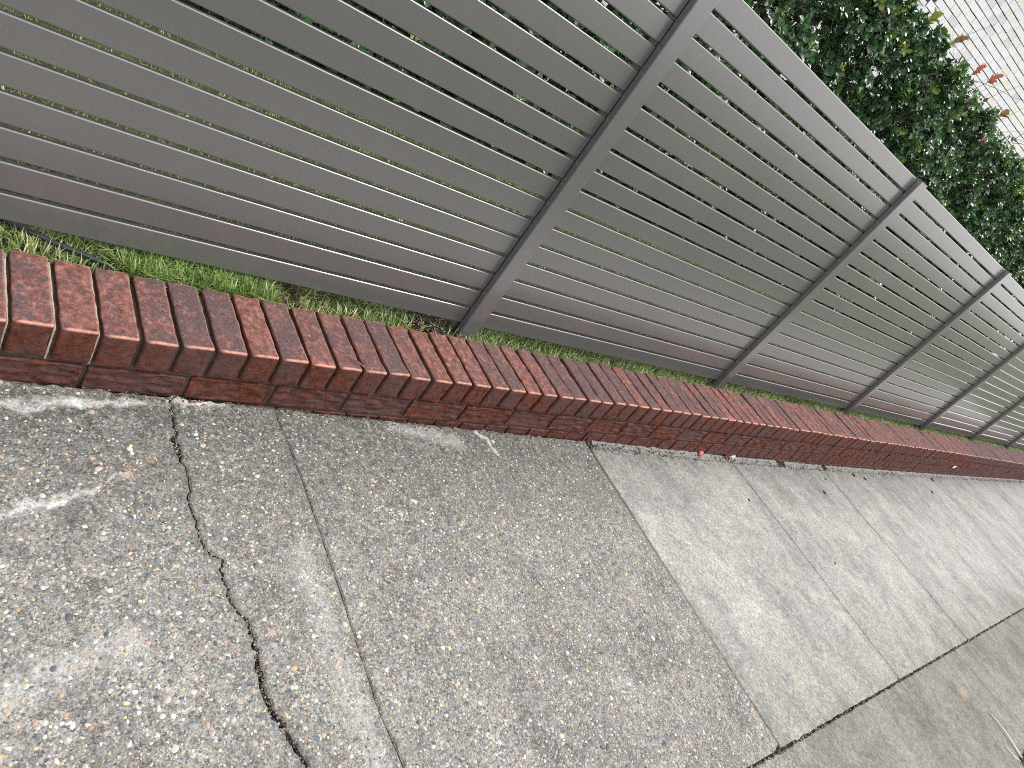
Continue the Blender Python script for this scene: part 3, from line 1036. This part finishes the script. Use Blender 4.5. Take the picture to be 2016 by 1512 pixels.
rr = 0.004
sl = 0.026
post_prof = (arc(PW - rr, fy0 + rr, rr, -90) + [(PW, fy1), (PW - sl, fy1), (PW - sl, sy1), (PW, sy1)] + arc(PW - rr, ry1 - rr, rr, 0) +
             arc(rr, ry1 - rr, rr, 90) + [(0, sy1), (sl, sy1), (sl, fy1), (0, fy1)] + arc(rr, fy0 + rr, rr, 180))
zb, ztop = -0.35, Z1 + 16 * SPITCH + 0.002
post_mesh = prism('post', post_prof, ztop - zb, 'z')
post_mesh.materials.append(M_post)
cap_me = None
for x in posts:
    o = add('post', post_mesh, fence)
    o.location = (x, 0, zb + fence_z(x))
    c = add('post_cap', bpy.data.meshes.get('post_cap') or prism('post_cap', [(a, b) for a, b in [(-.0005, fy0 - .0005), (PW + .0005, fy0 - .0005), (PW + .0005, ry1 + .0005), (-.0005, ry1 + .0005)]], 0.004, 'z'), o)
    if not c.data.materials: c.data.materials.append(M_post)
    c.location = (0, 0, ztop - zb + 0.0005)
    # small packer that holds each slat end, seen in the gaps
    V, F = [], []
    for k in range(16):
        z = Z1 + SPITCH * k + 0.0008 - zb
        for s in (-1,):
            xa, xb = 0.0 - 0.010, 0.018
            b = len(V)
            V += [(xa, fy1 + 0.006, z), (xb, fy1 + 0.006, z), (xb, sy1 - 0.001, z), (xa, sy1 - 0.001, z),
                  (xa, fy1 + 0.006, z + 0.0135), (xb, fy1 + 0.006, z + 0.0135), (xb, sy1 - 0.001, z + 0.0135), (xa, sy1 - 0.001, z + 0.0135)]
            F += [tuple(b + i for i in f) for f in ((3, 2, 1, 0), (4, 5, 6, 7), (0, 1, 5, 4), (1, 2, 6, 5), (2, 3, 7, 6), (3, 0, 4, 7))]
    tag(add('spacer_strip', mesh_py('spacer_strip', V, F), o, M_post), kind='stuff')

# ------------------------------------------------------------------ grass
def blades(pos, h, w, lean, ang, col):
    n = len(pos)
    dx, dy = np.cos(ang), np.sin(ang)
    sx, sy = -dy, dx
    V = np.zeros((n, 5, 3))
    for k, (t, ww) in enumerate(((0.0, 1.0), (0.55, 0.85))):
        off = lean * (t ** 1.7)
        for s, q in ((-1, 0), (1, 1)):
            V[:, 2 * k + q, 0] = pos[:, 0] + dx * off * h + sx * s * w * ww * 0.5
            V[:, 2 * k + q, 1] = pos[:, 1] + dy * off * h + sy * s * w * ww * 0.5
            V[:, 2 * k + q, 2] = pos[:, 2] + h * t * (1 - 0.25 * lean * t)
    V[:, 4, 0] = pos[:, 0] + dx * lean * h
    V[:, 4, 1] = pos[:, 1] + dy * lean * h
    V[:, 4, 2] = pos[:, 2] + h * (1 - 0.38 * lean)
    b = (np.arange(n) * 5)[:, None]
    Q = np.stack([b[:, 0], b[:, 0] + 1, b[:, 0] + 3, b[:, 0] + 2], -1)
    T = np.stack([b[:, 0] + 2, b[:, 0] + 3, b[:, 0] + 4], -1)
    return V.reshape(-1, 3), Q, T, np.repeat(col, 5, 0)


def make_grass():
    parts = []
    gp = np.array([(0.10, 0.19, 0.040), (0.15, 0.25, 0.060), (0.21, 0.30, 0.085), (0.29, 0.34, 0.13), (0.42, 0.41, 0.22), (0.55, 0.50, 0.34), (0.06, 0.12, 0.03)])

    def batch(n, x0, x1, y0, y1, hr, wr, pw, xpow=1.0):
        x = x0 + (x1 - x0) * rng.random(n) ** xpow
        y = rng.uniform(y0, y1, n)
        nz = np.array([noise.noise(Vector((a * 3.1, b * 5.0, 0.2))) for a, b in zip(x, y)])
        # bare patches: one at 0.7 m, one beside the first post
        bare = ((np.abs(x - 0.72) < 0.045) & (y > 0.27)) | ((np.abs(x - 1.30) < 0.11) & (y < 0.42))
        k = ((nz > -0.35) | (rng.random(n) < 0.5)) & ~(bare & (rng.random(n) < 0.85))
        x, y, nz = x[k], y[k], nz[k]
        n = len(x)
        pp = np.array(pw, float); pp /= pp.sum()
        col = gp[rng.choice(len(gp), n, p=pp)] * rng.uniform(0.9, 1.4, (n, 1))
        h = rng.uniform(*hr, n)
        P = np.stack([x, y, lawn_z(0) + 0.0 - 0.0075 * x + 0.012 * nz], 1)
        parts.append(blades(P, h, rng.uniform(*wr, n), rng.uniform(0.15, 1.05, n), rng.uniform(0, 2 * np.pi, n), col))
    batch(30000, -0.75, 13.0, 0.256, 0.42, (0.018, 0.055), (0.0018, 0.0042), (3, 6, 6, 5, 4, 3.5, 1.5), 1.7)
    batch(5200, 0.24, 0.66, 0.258, 0.40, (0.035, 0.085), (0.003, 0.007), (3, 9, 9, 4, .8, .6, 1))
    batch(80000, -0.9, 13.5, 0.42, 2.5, (0.02, 0.055), (0.002, 0.005), (4, 6, 7, 5, 3, 1.5, 2), 1.25)
    batch(12000, -1.5, 16, 2.4, 5.5, (0.02, 0.06), (0.003, 0.006), (4, 6, 7, 5, 3, 1.5, 2))
    off, VV, QQ, TT, CC = 0, [], [], [], []
    for v, q, t, c in parts:
        VV.append(v); QQ.append(q + off); TT.append(t + off); CC.append(c); off += len(v)
    return mesh_np('grass', np.concatenate(VV), [np.concatenate(QQ), np.concatenate(TT)], np.concatenate(CC))


tag(add('grass', make_grass(), None, M_grass), 'short green lawn grass with straw between the brick wall and the hedge', 'grass', kind='stuff')
# leaf litter on the bare patches behind the wall and on the verge in the corner
pts, sz, cs = [], [], []
lp = [(0.10, 0.060, 0.04), (0.15, 0.11, 0.08), (0.05, 0.03, 0.02), (0.22, 0.18, 0.13), (0.03, 0.02, 0.016), (0.14, 0.075, 0.06)]
for k in range(900):
    cx = rnd.choice((0.72, 1.28, 1.28, 1.30))
    x = rnd.gauss(cx, 0.06)
    pts.append((x, rnd.uniform(0.262, 0.44), lawn_z(x) + rnd.uniform(0.0, 0.018)))
    sz.append(rnd.uniform(0.003, 0.012)); cs.append(rnd.choice(lp))
for k in range(1200):
    x = rnd.uniform(2.5, 13)
    pts.append((x, rnd.uniform(0.262, 1.0), lawn_z(x) + rnd.uniform(0.0, 0.02)))
    sz.append(rnd.uniform(0.003, 0.009)); cs.append(rnd.choice(lp))
tag(crumbs('leaf_litter', pts, sz, cs, M_litter, flat=0.15), 'brown dead leaf litter on bare soil behind the brick wall', 'leaf litter', kind='stuff')
pts, sz, cs = [], [], []
for k in range(5200):
    x = rnd.uniform(2.5, 9.0)
    y = -1.915 - abs(rnd.gauss(0, 0.20))
    if rnd.random() < 0.16:
        x = rnd.gauss(4.10, 0.05); y = -1.845 - abs(rnd.gauss(0, 0.05))
    pts.append((x, y, path_z(x) + rnd.uniform(-0.01, 0.012)))
    sz.append(rnd.uniform(0.002, 0.008)); cs.append(rnd.choice([(0.10, 0.05, 0.045), (0.16, 0.09, 0.08), (0.05, 0.03, 0.028), (0.26, 0.17, 0.15)]))
tag(crumbs('verge_litter', pts, sz, cs, M_litter, flat=0.25), 'dark reddish brown litter along the outer edge of the grey pavement', 'leaf litter', kind='stuff')

# ------------------------------------------------------------------ hedge
hedge = tag(empty('hedge', (6, 2.8, -0.1)), 'tall clipped evergreen hedge of glossy dark green leaves with red tips behind the fence', 'hedge')
HO = np.array([6, 2.8, -0.1])
LEAF = np.array([(0, 0, 0), (0.30, 0.40, 0.10), (0.68, 0.40, 0.05), (1.0, 0.0, -0.12), (0.68, -0.40, 0.05), (0.30, -0.40, 0.10), (0.36, 0, -0.03), (0.70, 0, -0.07)])
LF4 = np.array([(0, 6, 1, 1), (1, 6, 7, 2), (2, 7, 3, 3), (0, 5, 6, 6), (5, 4, 7, 6), (4, 3, 7, 7)])
LQ = np.array([(1, 6, 7, 2), (5, 4, 7, 6)])
LT = np.array([(0, 6, 1), (2, 7, 3), (0, 5, 6), (4, 3, 7)])


def hedge_front(x, z):
    return 2.33 + 0.10 * fbm(x * 0.9, z * 0.9, 3.3) + 0.07 * fbm(x * 3.1, z * 3.1, 8.0) + 0.10 * max(0.0, z - 2.15) ** 1.0


def hedge_top(x):
    return 2.37 + 0.07 * fbm(x * 1.1, 0, 5.0) + 0.05 * fbm(x * 4.0, 0, 1.0)


def make_leaves(P, N, U, size, col):
    """P base points, U leaf direction, N leaf normal (arrays)"""
    U = U / np.linalg.norm(U, axis=1)[:, None]
    W = np.cross(N, U)
    W /= np.linalg.norm(W, axis=1)[:, None] + 1e-9
    N2 = np.cross(U, W)
    s = size[:, None, None]
    V = P[:, None, :] + s * (LEAF[None, :, 0:1] * U[:, None, :] + 0.88 * LEAF[None, :, 1:2] * W[:, None, :] + LEAF[None, :, 2:3] * N2[:, None, :])
    b = (np.arange(len(P)) * 8)[:, None, None]
    return V.reshape(-1, 3), (b + LQ[None]).reshape(-1, 4), (b + LT[None]).reshape(-1, 3), np.repeat(col, 8, 0)


def sprays(n_spray, depth_fn, per=(6, 11), xr=(-1.2, 15.0)):
    P, N, U, Sz, C = [], [], [], [], []
    greens = [(0.040, 0.100, 0.034), (0.058, 0.135, 0.042), (0.075, 0.165, 0.050), (0.050, 0.110, 0.055), (0.105, 0.205, 0.055), (0.15, 0.26, 0.06)]
    gw = [5, 6, 5, 4, 2, 0.8]
    for _ in range(n_spray):
        x = rnd.uniform(*xr)
        top = hedge_top(x)
        o = depth_fn(x, top)
        if o is None: continue
        p, outdir, new = o
        ax = Vector(outdir) + Vector((rnd.gauss(0, 0.5), rnd.gauss(0, 0.4), rnd.gauss(0.15, 0.5)))
        ax.normalize()
        L = rnd.uniform(0.03, 0.10)
        side = ax.orthogonal().normalized()
        m = rnd.randint(*per)
        a0 = rnd.uniform(0, 6.28)
        g0 = rnd.choices(greens, gw)[0]
        if new == 1: g0 = rnd.choice([(0.20, 0.28, 0.05), (0.26, 0.30, 0.07), (0.15, 0.22, 0.045)])
        if new == 2: g0 = rnd.choice([(0.36, 0.12, 0.08), (0.42, 0.18, 0.12), (0.34, 0.20, 0.09)])
        for k in range(m):
            t = (k + 0.5) / m
            rot = Matrix.Rotation(a0 + k * 2.4, 3, ax)
            rad = rot @ side
            u = (ax * (0.35 + 0.5 * t) + rad * (1.1 - 0.5 * t)).normalized()
            q = Vector(p) + ax * (L * t) + rad * 0.004
            nn = (ax * 0.9 - rad * 0.4 + Vector((0, 0, 0.5)))
            P.append(q); N.append(nn); U.append(u)
            Sz.append(rnd.uniform(0.038, 0.070) * (1.1 - 0.35 * t))
            f = rnd.uniform(0.75, 1.3)
            C.append((g0[0] * f, g0[1] * f, g0[2] * f))
    return [np.array([tuple(a) for a in A]) for A in (P, N, U)] + [np.array(Sz), np.array(C)]


def front(x, top):
    z = -0.02 + (top + 0.08) * rnd.random() ** 0.85
    hole = fbm(x * 2.6, z * 2.6, 20.0)
    if hole < -0.12 and rnd.random() < 0.85: return None
    d = abs(rnd.gauss(0, 0.075)) + max(0, -hole) * 0.25
    new = 0
    if z > top - 0.22 and rnd.random() < 0.10: new = 1 if rnd.random() < 0.8 else 2
    elif rnd.random() < 0.025: new = 1
    return (x, hedge_front(x, z) + d, z), (0, -1, 0.25), new


def topf(x, top):
    y = rnd.uniform(2.38, 3.25)
    return (x, y, top - abs(rnd.gauss(0, 0.05)) - 0.25 * max(0, (y - 2.9) ** 2)), (0, -0.2, 1), (rnd.choice((1, 1, 2)) if rnd.random() < 0.05 else 0)


def inner(x, top):
    z = rnd.uniform(0.0, top - 0.05)
    return (x, hedge_front(x, z) + rnd.uniform(0.15, 0.85), z), (0, -1, 0.2), 0


def back(x, top):
    z = rnd.uniform(-0.02, top - 0.02)
    return (x, rnd.uniform(2.95, 3.35), z), (0, 0.6 if rnd.random() < 0.5 else -0.8, 0.2), 0


lv = [sprays(11500, front), sprays(2600, topf), sprays(6500, inner, (9, 14)), sprays(5200, back, (9, 14))]
P, N, U, Sz, C = [np.concatenate(a) for a in zip(*lv)]
N = N + rng.normal(0, 0.25, N.shape)
# the 250 front leaves that show largest become leaves of their own
uu, vv, dd = project(P)
inview = (uu > 1455) & (uu < 2016) & (vv > 0) & (vv < 1512) & (dd > 0.5)
zfen = P[:, 2] - (CP[2] + (1.36 - CP[2]) / (0.344 - CP[1]) * (P[:, 1] - CP[1]))
inview &= zfen > 0.0
front_ness = np.array([hedge_front(a, b) for a, b in P[:, [0, 2]]]) - P[:, 1]
score = np.where(inview, Sz / dd * (1 + 4 * np.clip(front_ness, -0.2, 0.1)), -1)
pick = np.argsort(-score)[:250]
mask = np.zeros(len(P), bool); mask[pick] = True
v, q, t, c = make_leaves(P[~mask] - HO, N[~mask], U[~mask], Sz[~mask], C[~mask])
tag(add('foliage', mesh_np('foliage', v, [q, t], c, True), hedge, M_leaf), kind='stuff')
leaf_meshes = {}


def single_leaf(p, n, u, s, col, label=None):
    key = min(leaf_meshes, key=lambda k: sum((a - b) ** 2 for a, b in zip(k, col))) if leaf_meshes else None
    if key is None or sum((a - b) ** 2 for a, b in zip(key, col)) > 0.0009:
        me = mesh_np('leaf', LEAF * np.array([1, 0.88, 1]), [LQ, LT], np.tile(np.array(col), (8, 1)), True)
        me.materials.append(M_leaf)
        key = tuple(col)
        leaf_meshes[key] = me
    o = add('leaf', leaf_meshes[key], hedge)
    u = Vector(u).normalized(); w = Vector(n).cross(u).normalized(); n2 = u.cross(w)
    M = Matrix((u, w, n2)).transposed().to_4x4()
    M = Matrix.Translation(Vector(p) - Vector(HO)) @ M @ Matrix.Scale(s, 4)
    o.matrix_local = M
    if label: o['label'] = label
    return o


for i in pick:
    single_leaf(P[i], N[i], U[i], float(Sz[i]), tuple(float(x) for x in C[i]))
# tufts of new growth standing above the hedge
for (x, y, z), cols, ax, m, s in [((5.80, 2.45, 2.42), [(0.28, 0.36, 0.07), (0.34, 0.38, 0.10)], (0.25, -0.2, 1), 8, 0.085),
                                  ((6.33, 2.45, 2.49), [(0.38, 0.20, 0.11), (0.28, 0.20, 0.08)], (0.5, -0.1, 0.9), 8, 0.07),
                                  ((6.98, 2.45, 2.49), [(0.56, 0.15, 0.10), (0.60, 0.24, 0.17)], (0.3, -0.3, 0.9), 11, 0.062),
                                  ((7.32, 2.45, 2.56), [(0.58, 0.20, 0.14), (0.52, 0.24, 0.16)], (0.5, -0.2, 0.9), 11, 0.065),
                                  ((7.72, 2.42, 2.36), [(0.58, 0.20, 0.16)], (0.4, -0.6, 0.7), 9, 0.06),
                                  ((8.05, 2.44, 2.50), [(0.42, 0.20, 0.09), (0.30, 0.22, 0.06)], (0.2, -0.3, 0.9), 5, 0.08),
                                  ((6.55, 2.43, 2.32), [(0.44, 0.18, 0.10)], (0.1, -0.6, 0.7), 3, 0.07)]:
    a = Vector(ax).normalized()
    sv_, sf_ = tube([Vector((x, y, z)) - a * 0.22 - Vector(HO), Vector((x, y, z)) + a * 0.03 - Vector(HO)], [0.0035, 0.002], 5)
    add('shoot', mesh_py('shoot', sv_, sf_, True), hedge, M_bark)
    sd_ = a.orthogonal().normalized()
    for k in range(m):
        r_ = Matrix.Rotation(k * 2.4 + x, 3, a) @ sd_
        u = a * rnd.uniform(0.7, 1.2) + r_ * rnd.uniform(0.35, 0.9)
        single_leaf((x + a.x * 0.012 * k, y, z + 0.010 * k), a * 0.6 - r_, u, s * rnd.uniform(0.75, 1.1), rnd.choice(cols), 'red or yellow new leaf')
# stems and branches
V, F = [], []


def grow(p, d, r, depth):
    pts, rad = [p], [r]
    n = rnd.randint(3, 5)
    for i in range(n):
        d = (d + Vector((rnd.gauss(0, 0.22), rnd.gauss(0, 0.16), rnd.gauss(0.05, 0.16)))).normalized()
        p = p + d * rnd.uniform(0.10, 0.22)
        pts.append(p); rad.append(r * (1 - 0.6 * (i + 1) / n))
        if depth > 0 and rnd.random() < 0.8:
            dd_ = (d + Vector((rnd.gauss(0, 0.8), rnd.gauss(-0.25, 0.6), rnd.gauss(0, 0.5)))).normalized()
            grow(p, dd_, rad[-1] * 0.65, depth - 1)
    v, f = tube(pts, rad, 5)
    b = len(V)
    V.extend(v); F.extend(tuple(b + i for i in g) for g in f)


stems = []
for x in np.arange(-1.0, 15.0, 0.42):
    V, F = [], []
    xx = x + rnd.uniform(-0.1, 0.1)
    for k in range(3):
        grow(Vector((xx, 2.78 + rnd.uniform(-0.1, 0.1), -0.12)) - Vector(HO), Vector((rnd.gauss(0, 0.3), rnd.gauss(0, 0.2), 1)).normalized(), rnd.uniform(0.012, 0.024), 1)
        for q in range(3):
            z = rnd.uniform(0.5, 1.75)
            grow(Vector((xx + rnd.uniform(-0.2, 0.2), 2.75, z)) - Vector(HO), Vector((rnd.gauss(0, 0.7), -0.5, rnd.gauss(0.5, 0.3))).normalized(), rnd.uniform(0.005, 0.011), 1)
    tag(add('branches', mesh_py('branches', V, F, True), hedge, M_bark), kind='stuff')

# ------------------------------------------------------------------ neighbouring house with its pale brick wall
th = math.radians(-6.6)
house = tag(empty('house', (0, 0, 0)), 'pale brick house with dark raked joints rising behind the hedge', 'house')
HD = np.array([math.cos(th), math.sin(th), 0]); HN = np.array([-math.sin(th), math.cos(th), 0])
house.location = tuple(HN * 6.0)
house.rotation_euler = (0, 0, th)
BL, BH = 0.2225, 0.0949          # brick and joint
hb_mesh = bpy.data.meshes.new('house_brick')


def chamfer_box(name, lx, ly, lz, c=0.003):
    bm = bmesh.new()
    bmesh.ops.create_cube(bm, size=1.0)
    for v in bm.verts:
        v.co = Vector(((v.co.x + 0.5) * lx, (v.co.y + 0.5) * ly, (v.co.z + 0.5) * lz))
    bmesh.ops.bevel(bm, geom=[e for e in bm.edges if any(v.co.y < 1e-6 for v in e.verts)], offset=c, segments=1, affect='EDGES')
    me = bpy.data.meshes.new(name)
    bm.to_mesh(me); bm.free()
    return me


hb = chamfer_box('house_brick', BL - 0.0035, 0.06, BH - 0.0105)
hb.materials.append(M_hbrick)
hv = np.empty(len(hb.vertices) * 3, np.float32); hb.vertices.foreach_get('co', hv); hv = hv.reshape(-1, 3)
hf = [tuple(p.vertices) for p in hb.polygons]
Z0 = 3.4345 - 38 * BH
WIN = (7.2, 8.78, 3.4345 - 0.0949, 4.75)     # window opening in the wall
cells = []
for r in range(0, 66):
    z = Z0 + r * BH
    ph = 9.172 if (r - 38) % 2 == 0 else 9.172 + BL * 0.52
    a0 = ph - math.ceil((ph - 3.0) / BL) * BL
    for k in range(0, 78):
        a = a0 + k * BL
        if a + BL > WIN[0] and a < WIN[1] and z + BH > WIN[2] and z < WIN[3]:
            continue
        w = HN * 6.0 + HD * (a + BL / 2)
        u, v, d = project(np.array([w[0], w[1], z + BH / 2]))
        cells.append((a, z, (d > 0 and -15 < u < 2031 and -15 < v < 420 and u > 1800), d))
vis = sorted([c for c in cells if c[2]], key=lambda c: c[3])[:290]
vs = set((c[0], c[1]) for c in vis)
fv, ff = [], []
for a, z, s, d in cells:
    y = rnd.gauss(0, 0.0015)
    if (a, z) in vs:
        o = add('brick', hb, house)
        o.location = (a + 0.00175, y, z + 0.005 + rnd.gauss(0, 0.0012))
    else:
        b = len(fv) * 1
        fv.extend((hv + np.array([a + 0.00175, y, z + 0.005])).tolist())
        ff.extend(tuple(b + i for i in g) for g in hf)
tag(add('brick', mesh_py('house_brick_rest', fv, ff), house, M_hbrick), kind='stuff')


def box_part(name, x0, x1, y0, y1, z0, z1, mat, parent):
    me = mesh_py(name, [(x, y, z) for x in (x0, x1) for y in (y0, y1) for z in (z0, z1)],
                 [(0, 1, 3, 2), (4, 6, 7, 5), (0, 4, 5, 1), (2, 3, 7, 6), (0, 2, 6, 4), (1, 5, 7, 3)])
    return add(name, me, parent, mat)


V0, V1, H1 = 3.0, 20.4, Z0 + 66 * BH
# backing wall of four pieces round the window opening
box_part('wall', V0, WIN[0], 0.012, 0.25, Z0, H1, M_hmortar, house)
box_part('wall', WIN[1], V1, 0.012, 0.25, Z0, H1, M_hmortar, house)
box_part('wall', WIN[0], WIN[1], 0.0125, 0.25, Z0, WIN[2], M_hmortar, house)
box_part('wall', WIN[0], WIN[1], 0.0125, 0.25, WIN[3], H1, M_hmortar, house)
win = box_part('window', WIN[0], WIN[1], 0.13, 0.15, WIN[2], WIN[3], M_frame, house)
box_part('sill', WIN[0] - 0.03, WIN[1] + 0.02, -0.015, 0.128, WIN[2] - 0.02, WIN[2] + 0.03, M_frame, win)
V, F = [], []
for k in range(int((WIN[1] - WIN[0]) / 0.033)):
    x = WIN[0] + 0.01 + k * 0.033
    b = len(V)
    V += [(x, 0.121, WIN[2] + 0.035), (x + 0.013, 0.121, WIN[2] + 0.035), (x + 0.013, 0.121, WIN[3]), (x, 0.121, WIN[3]),
          (x, 0.129, WIN[2] + 0.035), (x + 0.013, 0.129, WIN[2] + 0.035), (x + 0.013, 0.129, WIN[3]), (x, 0.129, WIN[3])]
    F += [tuple(b + i for i in f) for f in ((0, 1, 2, 3), (7, 6, 5, 4), (0, 4, 5, 1), (1, 5, 6, 2), (2, 6, 7, 3), (3, 7, 4, 0))]
add('blind', mesh_py('blind', V, F), win, M_slatblue)
rf = mesh_py('roof', [(V0 - 0.4, -0.45, H1), (V1 + 0.4, -0.45, H1), (V1 + 0.4, 4.0, H1 + 1.9), (V0 - 0.4, 4.0, H1 + 1.9), (V0 - 0.4, -0.45, H1 + 0.18), (V1 + 0.4, -0.45, H1 + 0.18), (V1 + 0.4, 4.0, H1 + 2.1), (V0 - 0.4, 4.0, H1 + 2.1)],
             [(3, 2, 1, 0), (4, 5, 6, 7), (0, 1, 5, 4), (1, 2, 6, 5), (2, 3, 7, 6), (3, 0, 4, 7)])
add('roof', rf, house, M_roof)

# ------------------------------------------------------------------ small things
hz = lawn_z(0) + 0.030
hp = [(-0.55, 0.47, hz - 0.01), (-0.30, 0.44, hz), (-0.12, 0.412, hz + 0.004), (-0.02, 0.392, hz + 0.004), (0.05, 0.358, hz + 0.002), (0.106, 0.330, hz + 0.002), (0.16, 0.312, hz), (0.205, 0.298, hz - 0.004), (0.26, 0.285, hz - 0.016), (0.32, 0.275, hz - 0.035)]
dense = []
for i in range(len(hp) - 1):
    for k in range(4):
        dense.append(tuple(np.array(hp[i]) + (np.array(hp[i + 1]) - np.array(hp[i])) * k / 4))
dense.append(hp[-1])
v, f = tube(dense, [0.0075] * len(dense), 12)
hose = tag(add('garden_hose', mesh_py('garden_hose', v, f, True), None, M_hose), 'black plastic irrigation pipe lying in the grass behind the brick wall', 'pipe')


def twig_thing(name, pts, r0, r1, mat, label, cat):
    n = len(pts)
    v, f = tube(pts, [r0 + (r1 - r0) * i / (n - 1) for i in range(n)], 6)
    return tag(add(name, mesh_py(name, v, f, True), None, mat), label, cat)


wz = wall_z(0.84) + 0.0045
twig_thing('twig', [(0.806, 0.066, wz + 0.001), (0.820, 0.050, wz), (0.838, 0.039, wz + 0.001), (0.851, 0.024, wz), (0.860, 0.008, wz + 0.001)], 0.0012, 0.0018, M_twig, 'thin grey twig lying on top of the brick wall', 'twig')
zg = path_z(4.1) + 0.002
st = twig_thing('straw', [(4.125, -1.635, zg), (4.120, -1.69, zg + 0.006), (4.100, -1.74, zg + 0.008), (4.085, -1.79, zg + 0.006), (4.06, -1.85, zg + 0.003)], 0.0026, 0.0050, M_straw, 'long pale dry grass stalk lying on the grey pavement near its edge', 'stalk')
twig_thing('straw', [(3.985, -1.765, zg), (3.985, -1.79, zg + 0.004), (3.99, -1.82, zg + 0.002), (4.02, -1.855, zg)], 0.0022, 0.0034, M_straw, 'short curved dry stalk beside the longer pale one on grey pavement', 'stalk')


def leaf_thing(loc, s, rot, label, mat=M_redleaf):
    bm = bmesh.new()
    pr = [(0, 0), (0.25, 0.26), (0.55, 0.30), (0.82, 0.17), (1, 0), (0.82, -0.17), (0.55, -0.30), (0.25, -0.26)]
    up = [bm.verts.new((x * s, y * s, s * (0.25 * abs(y) + 0.10 * math.sin(x * 3)) + 0.0012)) for x, y in pr]
    dn = [bm.verts.new((x * s, y * s, s * (0.25 * abs(y) + 0.10 * math.sin(x * 3)))) for x, y in pr]
    bm.faces.new(up); bm.faces.new(dn[::-1])
    for i in range(8):
        bm.faces.new((dn[i], dn[(i + 1) % 8], up[(i + 1) % 8], up[i]))
    me = bpy.data.meshes.new('fallen_leaf'); bm.to_mesh(me); bm.free()
    o = add('fallen_leaf', me, None, mat)
    o.location = loc; o.rotation_euler = rot
    tag(o, label, 'leaf', 'fallen leaves along the foot of the wall')
    return o


leaf_thing((2.108, 0.001, path_z(2.11) + 0.002), 0.045, (0.5, -0.7, 2.2), 'small red leaf caught in the corner where pebbly and pale slabs meet')
leaf_thing((3.05, -0.012, path_z(3.05) + 0.006), 0.05, (0.2, -0.2, 0.4), 'pink leaf lying on the mortar strip left of the dark gap')
leaf_thing((3.375, -0.022, path_z(3.4) + 0.0), 0.06, (0.3, -0.5, 2.6), 'dull red leaf stuck in the dark gap at the wall foot')
leaf_thing((3.44, -0.010, path_z(3.4) + 0.0), 0.05, (-0.3, -0.3, 1.0), 'pale brown leaf upright in the dark gap at the wall foot', M_straw)
chip0 = None
for x, y, s, lab in [(4.394, -0.236, 0.016, 'black bark chip on pale concrete straight below the second fence post'), (5.245, -0.068, 0.02, 'left one of two dark bark chips lying together near the wall foot'),
                     (5.42, -0.101, 0.018, 'right one of two dark bark chips lying together near the wall foot'), (4.62, -0.12, 0.010, 'tiny dark chip close to the wall foot on pale concrete, left of the close pair'),
                     (3.25, -0.30, 0.010, 'tiny dark chip on the first pale slab beside the pebbly concrete'), (6.9, -0.22, 0.018, 'dark bark chip far along the pavement, the one farther from the wall'),
                     (7.3, -0.07, 0.024, 'largest and farthest dark bark chip, close to the wall foot'), (3.70, -0.72, 0.009, 'tiny dark chip out in the middle of the second pale slab')]:
    if chip0 is None:
        V = [(-1, -0.3, 0), (0.2, -0.45, 0), (1, 0, 0), (0.1, 0.4, 0), (-0.8, 0.35, 0), (-0.7, -0.15, 0.35), (0.3, -0.2, 0.45), (0.7, 0.05, 0.3), (0.1, 0.25, 0.4), (-0.5, 0.2, 0.3)]
        F = [(4, 3, 2, 1, 0), (5, 6, 7, 8, 9)] + [(i, (i + 1) % 5, 5 + (i + 1) % 5, 5 + i) for i in range(5)]
        me = mesh_py('bark_chip', V, F)
        me.materials.append(M_chip)
        o = chip0 = add('bark_chip', me)
    else:
        o = chip0.copy(); COL.objects.link(o)
    o.scale = (s, s, s); o.location = (x, y, path_z(x) + 0.0005); o.rotation_euler = (0, 0.02, rnd.uniform(1.0, 2.0))
    tag(o, lab, 'bark chip', 'bark chips on the pale concrete')
V = [(-1, -0.2, 0), (0.1, -0.5, 0), (1, 0.1, 0), (0.4, 0.6, 0), (-0.6, 0.5, 0), (-0.9, -0.2, 0.08), (0.1, -0.4, 0.2), (0.9, 0.1, 0.12), (0.4, 0.5, 0.25), (-0.5, 0.4, 0.14)]
F = [(4, 3, 2, 1, 0), (5, 6, 7, 8, 9)] + [(i, (i + 1) % 5, 5 + (i + 1) % 5, 5 + i) for i in range(5)]
o = add('plastic_scrap', mesh_py('plastic_scrap', V, F), None, M_white)
o.scale = (0.05, 0.03, 0.03); o.location = (7.86, -0.004, -0.215); o.rotation_euler = (math.radians(90), 0, 0)
tag(o, 'small white scrap stuck to the face of the brick wall low down', 'scrap')
